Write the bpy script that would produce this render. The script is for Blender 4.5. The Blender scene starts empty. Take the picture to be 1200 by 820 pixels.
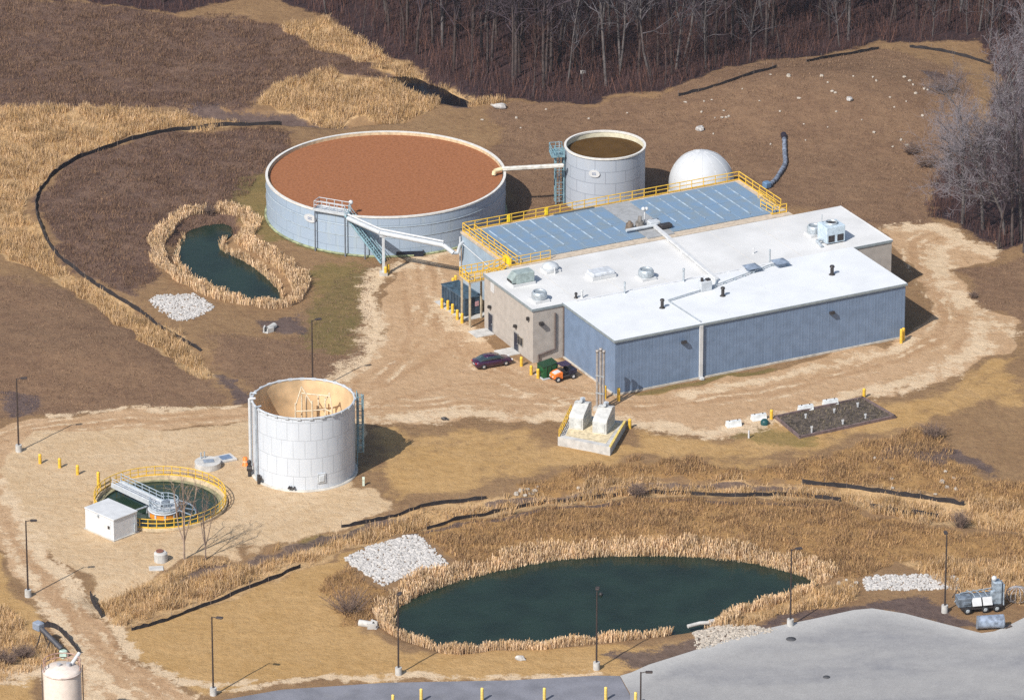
import bpy, math, random
import numpy as np
from mathutils import Vector, Matrix
random.seed(7); RNG = np.random.default_rng(11)
R = math.radians; PI = math.pi
SC = bpy.context.scene; COL = SC.collection

# ------------------------------------------------------------------ camera
TH, FPX, DIST = R(22.6), 7500.0, 765.0
CAM = np.array([0.0, -DIST*math.cos(TH), DIST*math.sin(TH)])
FW = np.array([0, math.cos(TH), -math.sin(TH)]); UP = np.array([0, math.sin(TH), math.cos(TH)])
cd = bpy.data.cameras.new("camera"); cam = bpy.data.objects.new("camera", cd); COL.objects.link(cam)
cam.location = CAM; cam.rotation_euler = (PI/2 - TH, 0, 0)
cd.sensor_width = 36; cd.lens = 36*FPX/1200; cd.clip_start = 5; cd.clip_end = 20000
SC.camera = cam; SC.cycles.use_denoising = False

def P(px, py, z=0.0):                      # where the sight line of a photo pixel meets height z
    d = FW*FPX + np.array([1.0, 0, 0])*(px-600) + UP*(410-py)
    return CAM + (z-CAM[2])/d[2]*d

# ------------------------------------------------------------------ maths for the terrain
def hashn(ix, iy, s):
    n = (ix.astype(np.int64)*374761393 + iy.astype(np.int64)*668265263 + s*974634777) & 0xFFFFFFFF
    n = ((n ^ (n >> 13))*1274126177) & 0xFFFFFFFF
    return ((n ^ (n >> 16)) & 0xFFFF)/65535.0
def vnoise(x, y, sc, s=0):
    x = np.asarray(x, float)/sc; y = np.asarray(y, float)/sc
    ix, iy = np.floor(x), np.floor(y); fx, fy = x-ix, y-iy
    fx = fx*fx*(3-2*fx); fy = fy*fy*(3-2*fy)
    a = hashn(ix, iy, s); b = hashn(ix+1, iy, s); c = hashn(ix, iy+1, s); d = hashn(ix+1, iy+1, s)
    return (a*(1-fx)+b*fx)*(1-fy) + (c*(1-fx)+d*fx)*fy
def seg_dist(x, y, pts, closed):
    pts = [np.asarray(p)[:2] for p in pts]; n = len(pts); best = np.full(np.shape(x), 1e9)
    for i in range(n if closed else n-1):
        a, b = pts[i], pts[(i+1) % n]; ab = b-a; L = ab@ab + 1e-9
        t = np.clip(((x-a[0])*ab[0] + (y-a[1])*ab[1])/L, 0, 1)
        best = np.minimum(best, np.hypot(x-a[0]-t*ab[0], y-a[1]-t*ab[1]))
    return best
def sdist(x, y, pts):                      # positive inside
    pts = [np.asarray(p)[:2] for p in pts]; n = len(pts); ins = np.zeros(np.shape(x), bool)
    for i in range(n):
        a, b = pts[i], pts[(i+1) % n]
        c = (a[1] > y) != (b[1] > y)
        with np.errstate(divide='ignore', invalid='ignore'):
            ins ^= c & (x < (b[0]-a[0])*(y-a[1])/(b[1]-a[1]+1e-12) + a[0])
    d = seg_dist(x, y, pts, True)
    return np.where(ins, d, -d)
def sstep(a, b, v):
    t = np.clip((v-a)/(b-a), 0, 1); return t*t*(3-2*t)
def smooth(pts, n=4, closed=False):        # Catmull-Rom
    pts = [np.asarray(p, float) for p in pts]; out = []; m = len(pts)
    for i in range(m if closed else m-1):
        g = (lambda k: pts[k % m]) if closed else (lambda k: pts[min(max(k, 0), m-1)])
        p0, p1, p2, p3 = g(i-1), g(i), g(i+1), g(i+2)
        for k in range(n):
            t = k/n
            out.append(0.5*(2*p1 + (p2-p0)*t + (2*p0-5*p1+4*p2-p3)*t*t + (3*p1-p0-3*p2+p3)*t**3))
    if not closed: out.append(pts[-1])
    return out
def PX(l, z=0.0): return [P(a, b, z) for a, b in l]

WZ = -0.9
POND = smooth(PX([(458,716),(490,697),(530,682),(580,668),(640,657),(700,651),(750,650),(800,651),(860,656),(910,664),(952,678),(958,686),
                  (905,709),(860,720),(834,735),(780,745),(700,753),(640,759),(580,761),(540,766),(486,754),(460,738)], WZ), 3, True)
POND2 = smooth(PX([(226,268),(262,262),(274,276),(262,291),(288,305),(316,325),(331,344),(328,356),(298,357),(250,341),(218,324),(204,302),(212,283)], WZ), 3, True)
CREEK = smooth(PX([(452,93),(480,91),(518,104),(552,121),(543,127),(508,119),(478,106)], WZ), 3, True)
DITCH_A = smooth(PX([(120,700),(200,678),(300,655),(400,628),(480,611),(570,592),(680,577),(800,570),(920,571),(1020,580),(1110,597),(1210,612)]), 3)
DITCH_B = smooth(PX([(400,143),(300,138),(200,143),(110,158),(45,192),(18,245),(40,296),(120,350),(240,432)]), 3)
DITCH_C = PX([(220,128),(300,133),(400,141),(470,139)])
CLAR = P(187.5, 578, 1.3)
MOUND = P(955, 118); MOUND2 = P(100, 420)

def h(x, y):
    x = np.asarray(x, float); y = np.asarray(y, float)
    z = 3.2*np.exp(-((x-MOUND[0])/22)**2 - ((y-MOUND[1])/13)**2)
    z = z + 1.2*np.exp(-((x-MOUND2[0])/14)**2 - ((y-MOUND2[1])/9)**2)
    z = z - 1.9*(np.hypot(x-CLAR[0], y-CLAR[1]) < 7.3)
    for poly in (POND, POND2, CREEK):
        z = z - 1.8*sstep(-2.6, 2.6, sdist(x, y, poly))
    z = z - 0.8*np.exp(-(seg_dist(x, y, DITCH_A, False)/2.2)**2) - 0.6*np.exp(-(seg_dist(x, y, DITCH_B, False)/2.5)**2) - 0.9*np.exp(-(seg_dist(x, y, DITCH_C, False)/1.2)**2)
    return z
def PG(px, py, up=0.0):                    # point on the terrain under a pixel
    z = 0.0
    for _ in range(7):
        p = P(px, py, z+up); z = float(h(p[0], p[1]))
    p = P(px, py, z+up); p[2] = z
    return p
def PGL(l): return [PG(a, b) for a, b in l]

# ------------------------------------------------------------------ materials
def lin(c): return tuple((v/12.92 if v <= 0.04045 else ((v+0.055)/1.055)**2.4) for v in [k/255 for k in c])
def nodes_of(m):
    m.use_nodes = True; return m.node_tree.nodes, m.node_tree.links
MATS = {}
def mat(name, col, rough=0.6, metal=0.0, var=0.15, scale=2.0, bump=0.0, bscale=8.0, spec=0.4, col2=None, wave=None, coat=0.0):
    if name in MATS: return MATS[name]
    m = bpy.data.materials.new(name); N, L = nodes_of(m); b = N["Principled BSDF"]
    b.inputs["Roughness"].default_value = rough; b.inputs["Metallic"].default_value = metal
    b.inputs["Specular IOR Level"].default_value = spec; b.inputs["Coat Weight"].default_value = coat
    tc = N.new("ShaderNodeTexCoord")
    n1 = N.new("ShaderNodeTexNoise"); n1.inputs["Scale"].default_value = scale; n1.inputs["Detail"].default_value = 6
    L.new(tc.outputs["Object"], n1.inputs["Vector"])
    mx = N.new("ShaderNodeMix"); mx.data_type = 'RGBA'
    c2 = col2 or tuple(max(0, c*(1-2*var)) for c in col)
    mx.inputs[6].default_value = (*c2, 1); mx.inputs[7].default_value = (*[min(1, c*(1+var*0.5)) for c in col], 1)
    rp = N.new("ShaderNodeMapRange"); rp.inputs[1].default_value = 0.3; rp.inputs[2].default_value = 0.62
    L.new(n1.outputs[0], rp.inputs[0]); L.new(rp.outputs[0], mx.inputs[0]); L.new(mx.outputs[2], b.inputs["Base Color"])
    src = None
    if wave:                               # ribs: (axis, ribs per metre, depth)
        w = N.new("ShaderNodeTexWave"); w.bands_direction = wave[0]; w.inputs["Scale"].default_value = wave[1]*PI/10; w.inputs["Distortion"].default_value = 0
        L.new(tc.outputs["Object"], w.inputs["Vector"]); src = w.outputs[1]
        bp = N.new("ShaderNodeBump"); bp.inputs["Strength"].default_value = 1; bp.inputs["Distance"].default_value = wave[2]
        L.new(src, bp.inputs["Height"]); L.new(bp.outputs[0], b.inputs["Normal"])
    elif bump:
        n2 = N.new("ShaderNodeTexNoise"); n2.inputs["Scale"].default_value = bscale; n2.inputs["Detail"].default_value = 8
        L.new(tc.outputs["Object"], n2.inputs["Vector"])
        bp = N.new("ShaderNodeBump"); bp.inputs["Strength"].default_value = 1; bp.inputs["Distance"].default_value = bump
        L.new(n2.outputs[0], bp.inputs["Height"]); L.new(bp.outputs[0], b.inputs["Normal"])
    MATS[name] = m; return m
def panel_mat(name, col, seam, pw, ph, var=0.05, rough=0.45, offset=0.5, mortar=0.02, stain=None, sq=1.0):
    m = bpy.data.materials.new(name); N, L = nodes_of(m); b = N["Principled BSDF"]; b.inputs["Roughness"].default_value = rough
    uv = N.new("ShaderNodeUVMap"); uv.uv_map = "UVMap"
    br = N.new("ShaderNodeTexBrick"); br.offset = offset; br.inputs["Scale"].default_value = 1; br.inputs["Brick Width"].default_value = pw
    br.inputs["Row Height"].default_value = ph; br.inputs["Mortar Size"].default_value = mortar; br.inputs["Mortar Smooth"].default_value = 0.2
    br.inputs["Color1"].default_value = (*[c*(1+var) for c in col], 1); br.inputs["Color2"].default_value = (*[c*(1-var) for c in col], 1)
    br.inputs["Mortar"].default_value = (*seam, 1); L.new(uv.outputs[0], br.inputs["Vector"])
    tc = N.new("ShaderNodeTexCoord"); mp = N.new("ShaderNodeMapping"); mp.inputs["Scale"].default_value = (1.2, 1.2, 0.15)
    L.new(tc.outputs["Object"], mp.inputs[0]); n = N.new("ShaderNodeTexNoise"); n.inputs["Scale"].default_value = 1.3; n.inputs["Detail"].default_value = 8
    L.new(mp.outputs[0], n.inputs["Vector"])
    rp = N.new("ShaderNodeMapRange"); rp.inputs[1].default_value = 0.52; rp.inputs[2].default_value = 0.75; rp.inputs[4].default_value = 0.5
    L.new(n.outputs[0], rp.inputs[0])
    mx = N.new("ShaderNodeMix"); mx.data_type = 'RGBA'; mx.inputs[7].default_value = (*(stain or [c*0.6 for c in col]), 1)
    L.new(rp.outputs[0], mx.inputs[0]); L.new(br.outputs[0], mx.inputs[6]); L.new(mx.outputs[2], b.inputs["Base Color"])
    MATS[name] = m; return m

# ------------------------------------------------------------------ mesh building
class MB:
    def __init__(s): s.v = []; s.f = []; s.sm = []
    def add(s, vs, fs, smooth=False):
        o = len(s.v); s.v += [tuple(float(c) for c in p) for p in vs]; s.f += [tuple(i+o for i in f) for f in fs]; s.sm += [smooth]*len(fs)
    def box(s, c, d, rz=0.0, rx=0.0, ry=0.0, bev=0.0):
        x, y, z = [k/2 for k in d]; M = Matrix.Rotation(rz, 3, 'Z') @ Matrix.Rotation(ry, 3, 'Y') @ Matrix.Rotation(rx, 3, 'X')
        if bev > 0:
            b = min(bev, x*.45, y*.45, z*.45); vs = []
            for zz, ins in ((-z, b), (-z+b, 0), (z-b, 0), (z, b)):
                X, Y = x-ins, y-ins
                vs += [(X-b, -Y, zz), (X, -Y+b, zz), (X, Y-b, zz), (X-b, Y, zz), (-X+b, Y, zz), (-X, Y-b, zz), (-X, -Y+b, zz), (-X+b, -Y, zz)]
            fs = [tuple(range(7, -1, -1)), tuple(range(24, 32))]
            for r in range(3):
                for i in range(8): j = (i+1) % 8; fs.append((r*8+i, r*8+j, r*8+8+j, r*8+8+i))
        else:
            vs = [(a, b_, c_) for c_ in (-z, z) for a, b_ in ((-x, -y), (x, -y), (x, y), (-x, y))]
            fs = [(3, 2, 1, 0), (4, 5, 6, 7), (0, 1, 5, 4), (1, 2, 6, 5), (2, 3, 7, 6), (3, 0, 4, 7)]
        s.add([(M @ Vector(p)) + Vector(c) for p in vs], fs); return s
    def cyl(s, a, b, r0, r1=None, n=12, cap=True, smooth=True):
        a, b = Vector(a), Vector(b); r1 = r0 if r1 is None else r1; d = (b-a)
        if d.length < 1e-6: return s
        d.normalize(); q = d.orthogonal().normalized() if abs(d.z) < .999 else Vector((1, 0, 0)); w = d.cross(q)
        vs = []
        for c, r in ((a, r0), (b, r1)):
            for i in range(n):
                t = 2*PI*i/n; vs.append(c + (q*math.cos(t)+w*math.sin(t))*r)
        s.add(vs, [(i, (i+1) % n, n+(i+1) % n, n+i) for i in range(n)], smooth)
        if cap: s.add(vs, [tuple(range(n-1, -1, -1)), tuple(range(n, 2*n))])
        return s
    def tube(s, pts, r, n=8, cap=True):
        for i in range(len(pts)-1): s.cyl(pts[i], pts[i+1], r if not isinstance(r, (list, tuple)) else r[i], r if not isinstance(r, (list, tuple)) else r[i+1], n, cap)
        return s
    def lathe(s, prof, n=32, c=(0, 0, 0), smooth=True, a0=0, a1=2*PI):
        full = abs(a1-a0-2*PI) < 1e-6; m = n if full else n+1; vs = []
        for r, z in prof:
            for i in range(m):
                t = a0+(a1-a0)*i/n; vs.append((c[0]+r*math.cos(t), c[1]+r*math.sin(t), c[2]+z))
        fs = []
        for k in range(len(prof)-1):
            for i in range(n):
                j = (i+1) % m; fs.append((k*m+i, k*m+j, k*m+m+j, k*m+m+i))
        s.add(vs, fs, smooth); return s
    def disc(s, r, z, n=48, c=(0, 0)):
        s.add([(c[0]+r*math.cos(2*PI*i/n), c[1]+r*math.sin(2*PI*i/n), z) for i in range(n)], [tuple(range(n))]); return s
    def prism(s, poly, z0, z1):
        n = len(poly); vs = [(p[0], p[1], z0) for p in poly]+[(p[0], p[1], z1) for p in poly]
        s.add(vs, [tuple(range(n-1, -1, -1)), tuple(range(n, 2*n))]+[(i, (i+1) % n, n+(i+1) % n, n+i) for i in range(n)]); return s
    def extrude_y(s, poly, y0, y1):          # poly in x,z
        n = len(poly); vs = [(p[0], y0, p[1]) for p in poly]+[(p[0], y1, p[1]) for p in poly]
        s.add(vs, [tuple(range(n)), tuple(range(2*n-1, n-1, -1))]+[((i+1) % n, i, n+i, n+(i+1) % n) for i in range(n)]); return s
    def sphere(s, c, r, n=16, m=10, sq=(1, 1, 1)):
        vs = [(c[0], c[1], c[2]+r*sq[2])]
        for k in range(1, m):
            t = PI*k/m
            for i in range(n): vs.append((c[0]+r*sq[0]*math.sin(t)*math.cos(2*PI*i/n), c[1]+r*sq[1]*math.sin(t)*math.sin(2*PI*i/n), c[2]+r*sq[2]*math.cos(t)))
        vs.append((c[0], c[1], c[2]-r*sq[2])); fs = [(0, 1+i, 1+(i+1) % n) for i in range(n)]
        for k in range(m-2):
            for i in range(n): a = 1+k*n; fs.append((a+i, a+n+i, a+n+(i+1) % n, a+(i+1) % n))
        e = len(vs)-1; a = 1+(m-2)*n; fs += [(e, a+(i+1) % n, a+i) for i in range(n)]
        s.add(vs, fs, True); return s
    def rock(s, c, r, rnd, flat=0.7):
        vs = []; n, m = 7, 5; o = rnd.random()*6
        sx, sy, sz = r*rnd.uniform(.7, 1.25), r*rnd.uniform(.7, 1.25), r*flat*rnd.uniform(.7, 1.2)
        vs.append((c[0], c[1], c[2]+sz))
        for k in range(1, m):
            t = PI*k/m
            for i in range(n):
                j = rnd.uniform(.75, 1.15); a = o+2*PI*i/n
                vs.append((c[0]+sx*j*math.sin(t)*math.cos(a), c[1]+sy*j*math.sin(t)*math.sin(a), c[2]+sz*j*math.cos(t)))
        vs.append((c[0], c[1], c[2]-sz)); fs = [(0, 1+i, 1+(i+1) % n) for i in range(n)]
        for k in range(m-2):
            a = 1+k*n; fs += [(a+i, a+n+i, a+n+(i+1) % n, a+(i+1) % n) for i in range(n)]
        e = len(vs)-1; a = 1+(m-2)*n; fs += [(e, a+(i+1) % n, a+i) for i in range(n)]
        s.add(vs, fs); return s
    def mesh(s, name, m):
        me = bpy.data.meshes.new(name); me.from_pydata(s.v, [], s.f)
        if any(s.sm): me.polygons.foreach_set("use_smooth", s.sm)
        me.materials.append(m); me.update(); return me
def link(name, me, parent=None, loc=(0, 0, 0), rz=0.0):
    o = bpy.data.objects.new(name, me); COL.objects.link(o); o.location = [float(k) for k in loc]; o.rotation_euler.z = rz
    if parent: o.parent = parent
    return o
def part(name, mb, m, parent, label=None, loc=(0, 0, 0), rz=0.0):
    o = link(name, mb.mesh(name, m), parent, loc, rz)
    if label: o["label"] = label
    return o
def tag(o, label, cat, group=None, kind=None):
    o["label"] = label; o["category"] = cat
    if group: o["group"] = group
    if kind: o["kind"] = kind
    return o
def thing(name, label, cat, loc, rz=0.0, group=None):
    return tag(link(name, None, None, loc, rz), label, cat, group)
def solo(name, mb, m, label, cat, loc=(0, 0, 0), rz=0.0, group=None):
    return tag(link(name, mb.mesh(name, m), None, loc, rz), label, cat, group)
def kids(o): return [c for c in bpy.data.objects if c.parent == o]
def dup(root, loc, rz, label=None, group=None, scale=None):
    r = root.copy(); COL.objects.link(r); r.location = [float(k) for k in loc]; r.rotation_euler = (0, 0, rz)
    if scale: r.scale = (scale, scale, scale)
    if label: r["label"] = label
    if group: r["group"] = group
    for ch in CH.setdefault(root.name, kids(root)):
        c = ch.copy(); COL.objects.link(c); c.parent = r
        for g in CH.setdefault(ch.name, kids(ch)):
            d = g.copy(); COL.objects.link(d); d.parent = c
    return r
CH = {}
def setuv(me, fn):
    ul = me.uv_layers.new(name="UVMap")
    for p in me.polygons:
        us = [fn(me.vertices[me.loops[li].vertex_index].co, p) for li in p.loop_indices]
        for k, li in enumerate(p.loop_indices): ul.data[li].uv = us[k]
def cyl_wall(name, r, z0, z1, n, m, parent, thick=0.25, facets=False, label=None):
    mb = MB(); mb.lathe([(r, z0), (r, z1)], n, smooth=not facets)
    me = mb.mesh(name, m); ul = me.uv_layers.new(name="UVMap")
    for i, p in enumerate(me.polygons):
        k = i % n
        for li in p.loop_indices:
            co = me.vertices[me.loops[li].vertex_index].co
            t = math.atan2(co.y, co.x) % (2*PI)
            if k == n-1 and t < 0.01: t = 2*PI
            ul.data[li].uv = (t*r, co.z-z0)
    o = link(name, me, parent)
    if label: o["label"] = label
    return o
def railing(mb, path, hgt=1.1, step=1.8, r=0.045, closed=False, toe=True, mid=True):
    pts = [Vector(p) for p in path]
    if closed: pts = pts+[pts[0]]
    for i in range(len(pts)-1):
        a, b = pts[i], pts[i+1]; L = (b-a).length; n = max(1, round(L/step))
        up = Vector((0, 0, hgt))
        mb.cyl(a+up, b+up, r, n=6)
        if mid: mb.cyl(a+up*.55, b+up*.55, r*.9, n=6)
        if toe:
            c = (a+b)/2; d = b-a; mb.box((c.x, c.y, c.z+.09), (L, .025, .16), math.atan2(d.y, d.x), 0, -math.atan2(d.z, math.hypot(d.x, d.y)))
        for k in range(n+(i == len(pts)-2 and not closed)):
            p = a+(b-a)*(k/n); mb.cyl(p, p+up, r, n=6)
    return mb

# ------------------------------------------------------------------ world and sun
SUN_EL = R(43.5); SDIR = np.array([-0.585, -0.811])
w = bpy.data.worlds.new("World"); SC.world = w; w.use_nodes = True
N, L = w.node_tree.nodes, w.node_tree.links
sky = N.new("ShaderNodeTexSky"); sky.sky_type = 'NISHITA'; sky.sun_disc = False
sky.sun_elevation = SUN_EL; sky.sun_rotation = math.atan2(SDIR[0], SDIR[1]) % (2*PI); sky.air_density = 1.2; sky.dust_density = 1.5
L.new(sky.outputs[0], N["Background"].inputs[0]); N["Background"].inputs[1].default_value = 0.1
sd = bpy.data.lights.new("sun", 'SUN'); sun = bpy.data.objects.new("sun", sd); COL.objects.link(sun)
sd.energy = 4.5; sd.angle = R(0.5); sd.color = (1.0, 0.95, 0.88)
sv = Vector((SDIR[0]*math.cos(SUN_EL), SDIR[1]*math.cos(SUN_EL), math.sin(SUN_EL)))
sun.rotation_euler = sv.to_track_quat('Z', 'Y').to_euler(); sun.location = (-100, -150, 200)
vs = SC.view_settings; SC.display_settings.display_device = 'sRGB'; vs.view_transform = 'Standard'; vs.look = 'None'; vs.gamma = 1; vs.exposure = 0.27; vs.use_curve_mapping = False
# ------------------------------------------------------------------ land cover outlines (photo pixels, carried onto the ground)
DIRT = [[(-40,505),(0,500),(60,489),(180,482),(300,477),(395,452),(425,425),(440,395),(452,345),(468,312),(500,296),(540,288),(560,330),(545,385),(560,400),(615,428),(655,424),(720,462),(760,462),(830,450),(930,428),(1050,398),
         (1085,372),(1088,340),(1066,305),(1042,285),(1042,262),(1098,262),(1168,296),(1150,308),(1118,318),(1125,335),(1160,368),(1195,380),(1190,400),(1130,440),(1020,466),(905,492),(850,512),(800,505),(740,494),(650,488),(560,492),(445,502),(300,496),(200,506),(66,516),(38,535),(0,560),(-40,590)],
        [(-40,530),(10,545),(32,600),(75,675),(150,770),(230,822),(240,860),(100,860),(75,790),(82,750),(50,700),(15,655),(-10,610),(-40,570)]]
PALE = [[(20,530),(50,512),(150,506),(230,506),(305,496),(430,492),(425,520),(405,568),(476,587),(468,600),(400,614),(300,640),(215,660),(150,695),(112,700),(85,665),(48,640),(12,590),(-5,550)]]
PALELINES = [([(400,445),(415,425),(430,415),(436,380),(428,350),(440,330),(465,312),(530,292)], 1.0), ([(440,492),(520,487),(600,486),(655,487),(740,494),(800,503),(840,508)], 1.1), ([(845,505),(920,488),(1010,463),(1075,447),(1125,425),(1150,395),(1140,365),(1112,340),(1100,315),(1110,290),(1150,288)], 1.1),
             ([(800,462),(880,450),(960,430),(1020,418),(1055,405),(1070,395)], .7), ([(1140,372),(1175,382),(1192,392)], .8), ([(0,620),(30,670),(70,730),(115,790),(150,822)], .6), ([(0,560),(25,610),(65,670),(120,720),(160,765),(215,800),(300,798)], .6), ([(60,487),(150,480),(240,479),(300,474)], .5),
             ([(230,815),(330,800),(450,793),(600,791),(700,787)], .5), ([(0,792),(30,790),(55,788)], 1.2), ([(95,765),(110,790),(112,830)], 1.0), ([(518,350),(530,378),(556,396)], 1.2), ([(1045,266),(1095,267),(1160,296)], .8)]
def ruts(path, offs):
    pp = smooth(PX(path), 4); out = []
    for o in offs:
        q = []
        for i, p in enumerate(pp):
            d = (pp[min(i+1, len(pp)-1)]-pp[max(i-1, 0)])[:2]; d = d/np.hypot(*d); q.append(p[:2]+np.array([d[1], -d[0]])*o)
        out.append(q)
    return out
ROADS = [[(720,478),(860,466),(980,439),(1060,416),(1106,392),(1110,360),(1090,325),(1080,290),(1105,275)],[(-30,525),(80,499),(200,491),(300,486),(420,480),(560,470),(680,478)],[(0,585),(60,675),(130,760),(205,825)],[(490,305),(505,350),(480,400),(440,440),(405,475)],[(500,320),(520,390),(590,440),(680,470)]]
SCRAPE = [([(405,470),(470,440),(520,410),(560,395)], .5), ([(420,488),(470,465),(560,450),(640,458)], .45), ([(470,315),(478,360),(470,410),(440,450)], .5), ([(0,520),(80,500),(200,494),(300,487)], .5), ([(730,480),(860,468),(980,440),(1080,410),(1105,375),(1092,330)], .6), ([(20,600),(70,680),(130,750),(190,812)], .5), ([(8,610),(55,690),(112,770),(150,815)], .5), ([(560,490),(640,470),(730,478)], .5), ([(490,310),(500,350),(530,400),(600,440),(680,460)], .4), ([(1120,410),(1128,380),(1105,345),(1080,310),(1075,285)], .5)]
MOWN = [[(140,748),(350,668),(420,642),(388,690),(408,722),(430,745),(480,760),(560,766),(700,760),(800,748),(830,750),(760,778),(700,788),(440,795),(320,802),(240,818),(180,780)],
        [(425,560),(440,508),(560,496),(650,492),(655,525),(740,525),(745,500),(850,515),(900,497),(1060,462),(1140,440),(1205,400),(1205,470),(1110,490),(1010,525),(900,545),(740,540),(600,560),(478,590)],
        [(-40,630),(0,640),(28,695),(70,745),(40,735),(0,745),(-40,745)], [(-40,800),(50,792),(52,860),(-40,860)], [(745,462),(830,452),(1050,400),(1052,406),(840,462),(760,475)]]
GREEN = [([(312,215),(312,245),(330,268),(365,285),(400,293),(440,296)], 1.6), ([(300,210),(296,245),(318,275)], 2.0), ([(400,320),(395,360),(385,400)], 3.5), ([(360,630),(400,627),(430,617)], 1.2), ([(850,500),(930,517)], 2), ([(745,463),(900,432)], .6)]
BROWN = [[(-60,0),(60,10),(190,20),(330,36),(410,66),(330,70),(200,50),(60,45),(-60,40)], [(-60,318),(60,332),(150,385),(235,440),(262,470),(180,480),(60,486),(-60,500)], [(330,400),(380,330),(440,310),(430,350),(425,415),(395,450),(300,474),(270,440),(250,395)], [(1125,318),(1160,310),(1205,302),(1260,300),(1260,400),(1205,385),(1160,365)],
         [(580,120),(760,125),(900,82),(1030,60),(1140,90),(1150,150),(1090,230),(1100,262),(1040,262),(900,240),(600,260),(580,180)]]
DARK = [[(-80,-10),(200,15),(330,30),(420,60),(460,90),(330,95),(290,125),(200,128),(60,126),(-80,130)], [(48,232),(82,192),(200,154),(330,150),(330,180),(305,205),(285,245),(270,262),(228,268),(205,285),(175,290),(190,330),(160,352),(110,328),(62,290)]]
GOLD = [[(-80,128),(60,126),(220,134),(300,145),(265,146),(200,151),(130,170),(80,190),(52,212),(38,238),(43,268),(65,304),(150,362),(200,386),(250,424),(262,445),(236,448),(190,420),(130,375),(60,325),(0,300),(-80,290)],
        [(300,118),(335,97),(385,88),(450,94),(520,122),(505,133),(440,140),(380,139),(335,132)], [(440,80),(470,75),(540,100),(580,122),(555,124),(520,104),(480,90)], [(330,30),(380,25),(420,45),(460,75),(420,72)],
        [(112,706),(150,690),(210,668),(300,644),(400,617),(480,602),(570,583),(690,567),(740,562),(800,566),(930,562),(1060,578),(1140,590),(1260,600),(1260,630),(1160,622),(1060,605),(985,590),(870,583),(740,582),(640,592),(560,606),(480,626),(400,645),(352,668),(240,711),(155,742),(125,735)],
        [(1060,655),(1130,662),(1260,665),(1260,705),(1190,705),(1120,695),(1100,672)], [(838,735),(842,715),(900,698),(955,684),(1010,688),(1005,700),(930,722)], [(-60,700),(0,715),(45,738),(90,768),(60,785),(0,795),(-60,795)]]
SLOPE = [[(480,622),(560,608),(640,594),(740,585),(870,586),(985,593),(1060,608),(1160,628),(1260,635),(1260,664),(1060,656),(1005,680),(940,655),(860,640),(740,633),(640,640),(540,662),(522,655)],
         [(380,690),(405,668),(440,690),(445,715),(425,735),(400,735)], [(690,545),(800,540),(900,548),(1000,530),(1090,500),(1110,520),(1140,560),(1260,560),(1260,600),(1060,575),(930,560),(740,560),(620,575),(600,570)]]
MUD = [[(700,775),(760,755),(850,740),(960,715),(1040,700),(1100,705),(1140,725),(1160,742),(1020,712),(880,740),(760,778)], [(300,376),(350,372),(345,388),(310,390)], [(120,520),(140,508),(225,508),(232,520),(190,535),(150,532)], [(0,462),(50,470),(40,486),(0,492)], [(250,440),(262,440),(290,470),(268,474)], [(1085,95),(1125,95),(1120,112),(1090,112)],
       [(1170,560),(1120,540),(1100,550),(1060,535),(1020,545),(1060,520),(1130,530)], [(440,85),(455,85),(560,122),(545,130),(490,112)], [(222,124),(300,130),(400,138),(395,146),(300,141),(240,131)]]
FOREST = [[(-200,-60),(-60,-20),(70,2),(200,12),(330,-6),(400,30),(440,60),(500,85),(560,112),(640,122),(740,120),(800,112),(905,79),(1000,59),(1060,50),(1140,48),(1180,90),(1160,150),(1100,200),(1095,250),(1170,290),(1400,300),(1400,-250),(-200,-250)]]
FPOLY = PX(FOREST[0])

FENCES = [[(330,147),(265,148.5),(200,154),(130,173),(80,193),(54,215),(42,240),(47,265),(64,297),(95,322),(130,346),(165,366)], [(165,366),(185,382),(205,395),(235,412)],
          [(795,114),(850,98),(910,80)], [(945,73),(985,66),(1030,58)], [(1066,56),(1110,62),(1160,76)], [(154,739),(190,729),(240,710),(300,686),(352,665)],
          [(500,620),(560,605),(640,590),(740,580),(800,579),(870,582),(930,581),(985,588)], [(1020,594),(1060,602),(1100,607)], [(400,618),(450,609),(500,594),(570,585)], [(940,567),(1000,572),(1060,582),(1130,592)],
          [(106,700),(112,712),(119,724)], [(44,735),(64,736),(80,750),(93,766)]]
# grid of ground points
GX0, GX1, GY0, GY1, GS = -100.0, 112.0, -118.0, 190.0, 0.5
gx = np.arange(GX0, GX1+1e-6, GS); gy = np.arange(GY0, GY1+1e-6, GS); XX, YY = np.meshgrid(gx, gy); NX, NY = len(gx), len(gy)
WX = XX+(vnoise(XX, YY, 5, 31)-.5)*3.0+(vnoise(XX, YY, 1.6, 32)-.5)*1.1; WY = YY+(vnoise(XX, YY, 5, 33)-.5)*3.4+(vnoise(XX, YY, 1.6, 34)-.5)*1.3
def cover(polys, soft):
    wgt = np.zeros(XX.shape)
    for p in polys: wgt = np.maximum(wgt, np.clip(.5+sdist(WX, WY, PX(p))/(2*soft), 0, 1))
    return wgt
def strokes(ls, soft=1.0, brk=.0, world=False):
    wgt = np.zeros(XX.shape)
    for pts, wd in ls: wgt = np.maximum(wgt, np.clip(.5+(wd*(1-brk+2*brk*vnoise(XX, YY, 4.5, 41))-seg_dist(WX*.45+XX*.55, WY*.45+YY*.55, pts if world else smooth(PX(pts), 3), False))/(2*soft*wd), 0, 1))
    return wgt*(1-brk+brk*np.clip(vnoise(XX, YY, 2.2, 42)*1.8, 0, 1))
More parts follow.
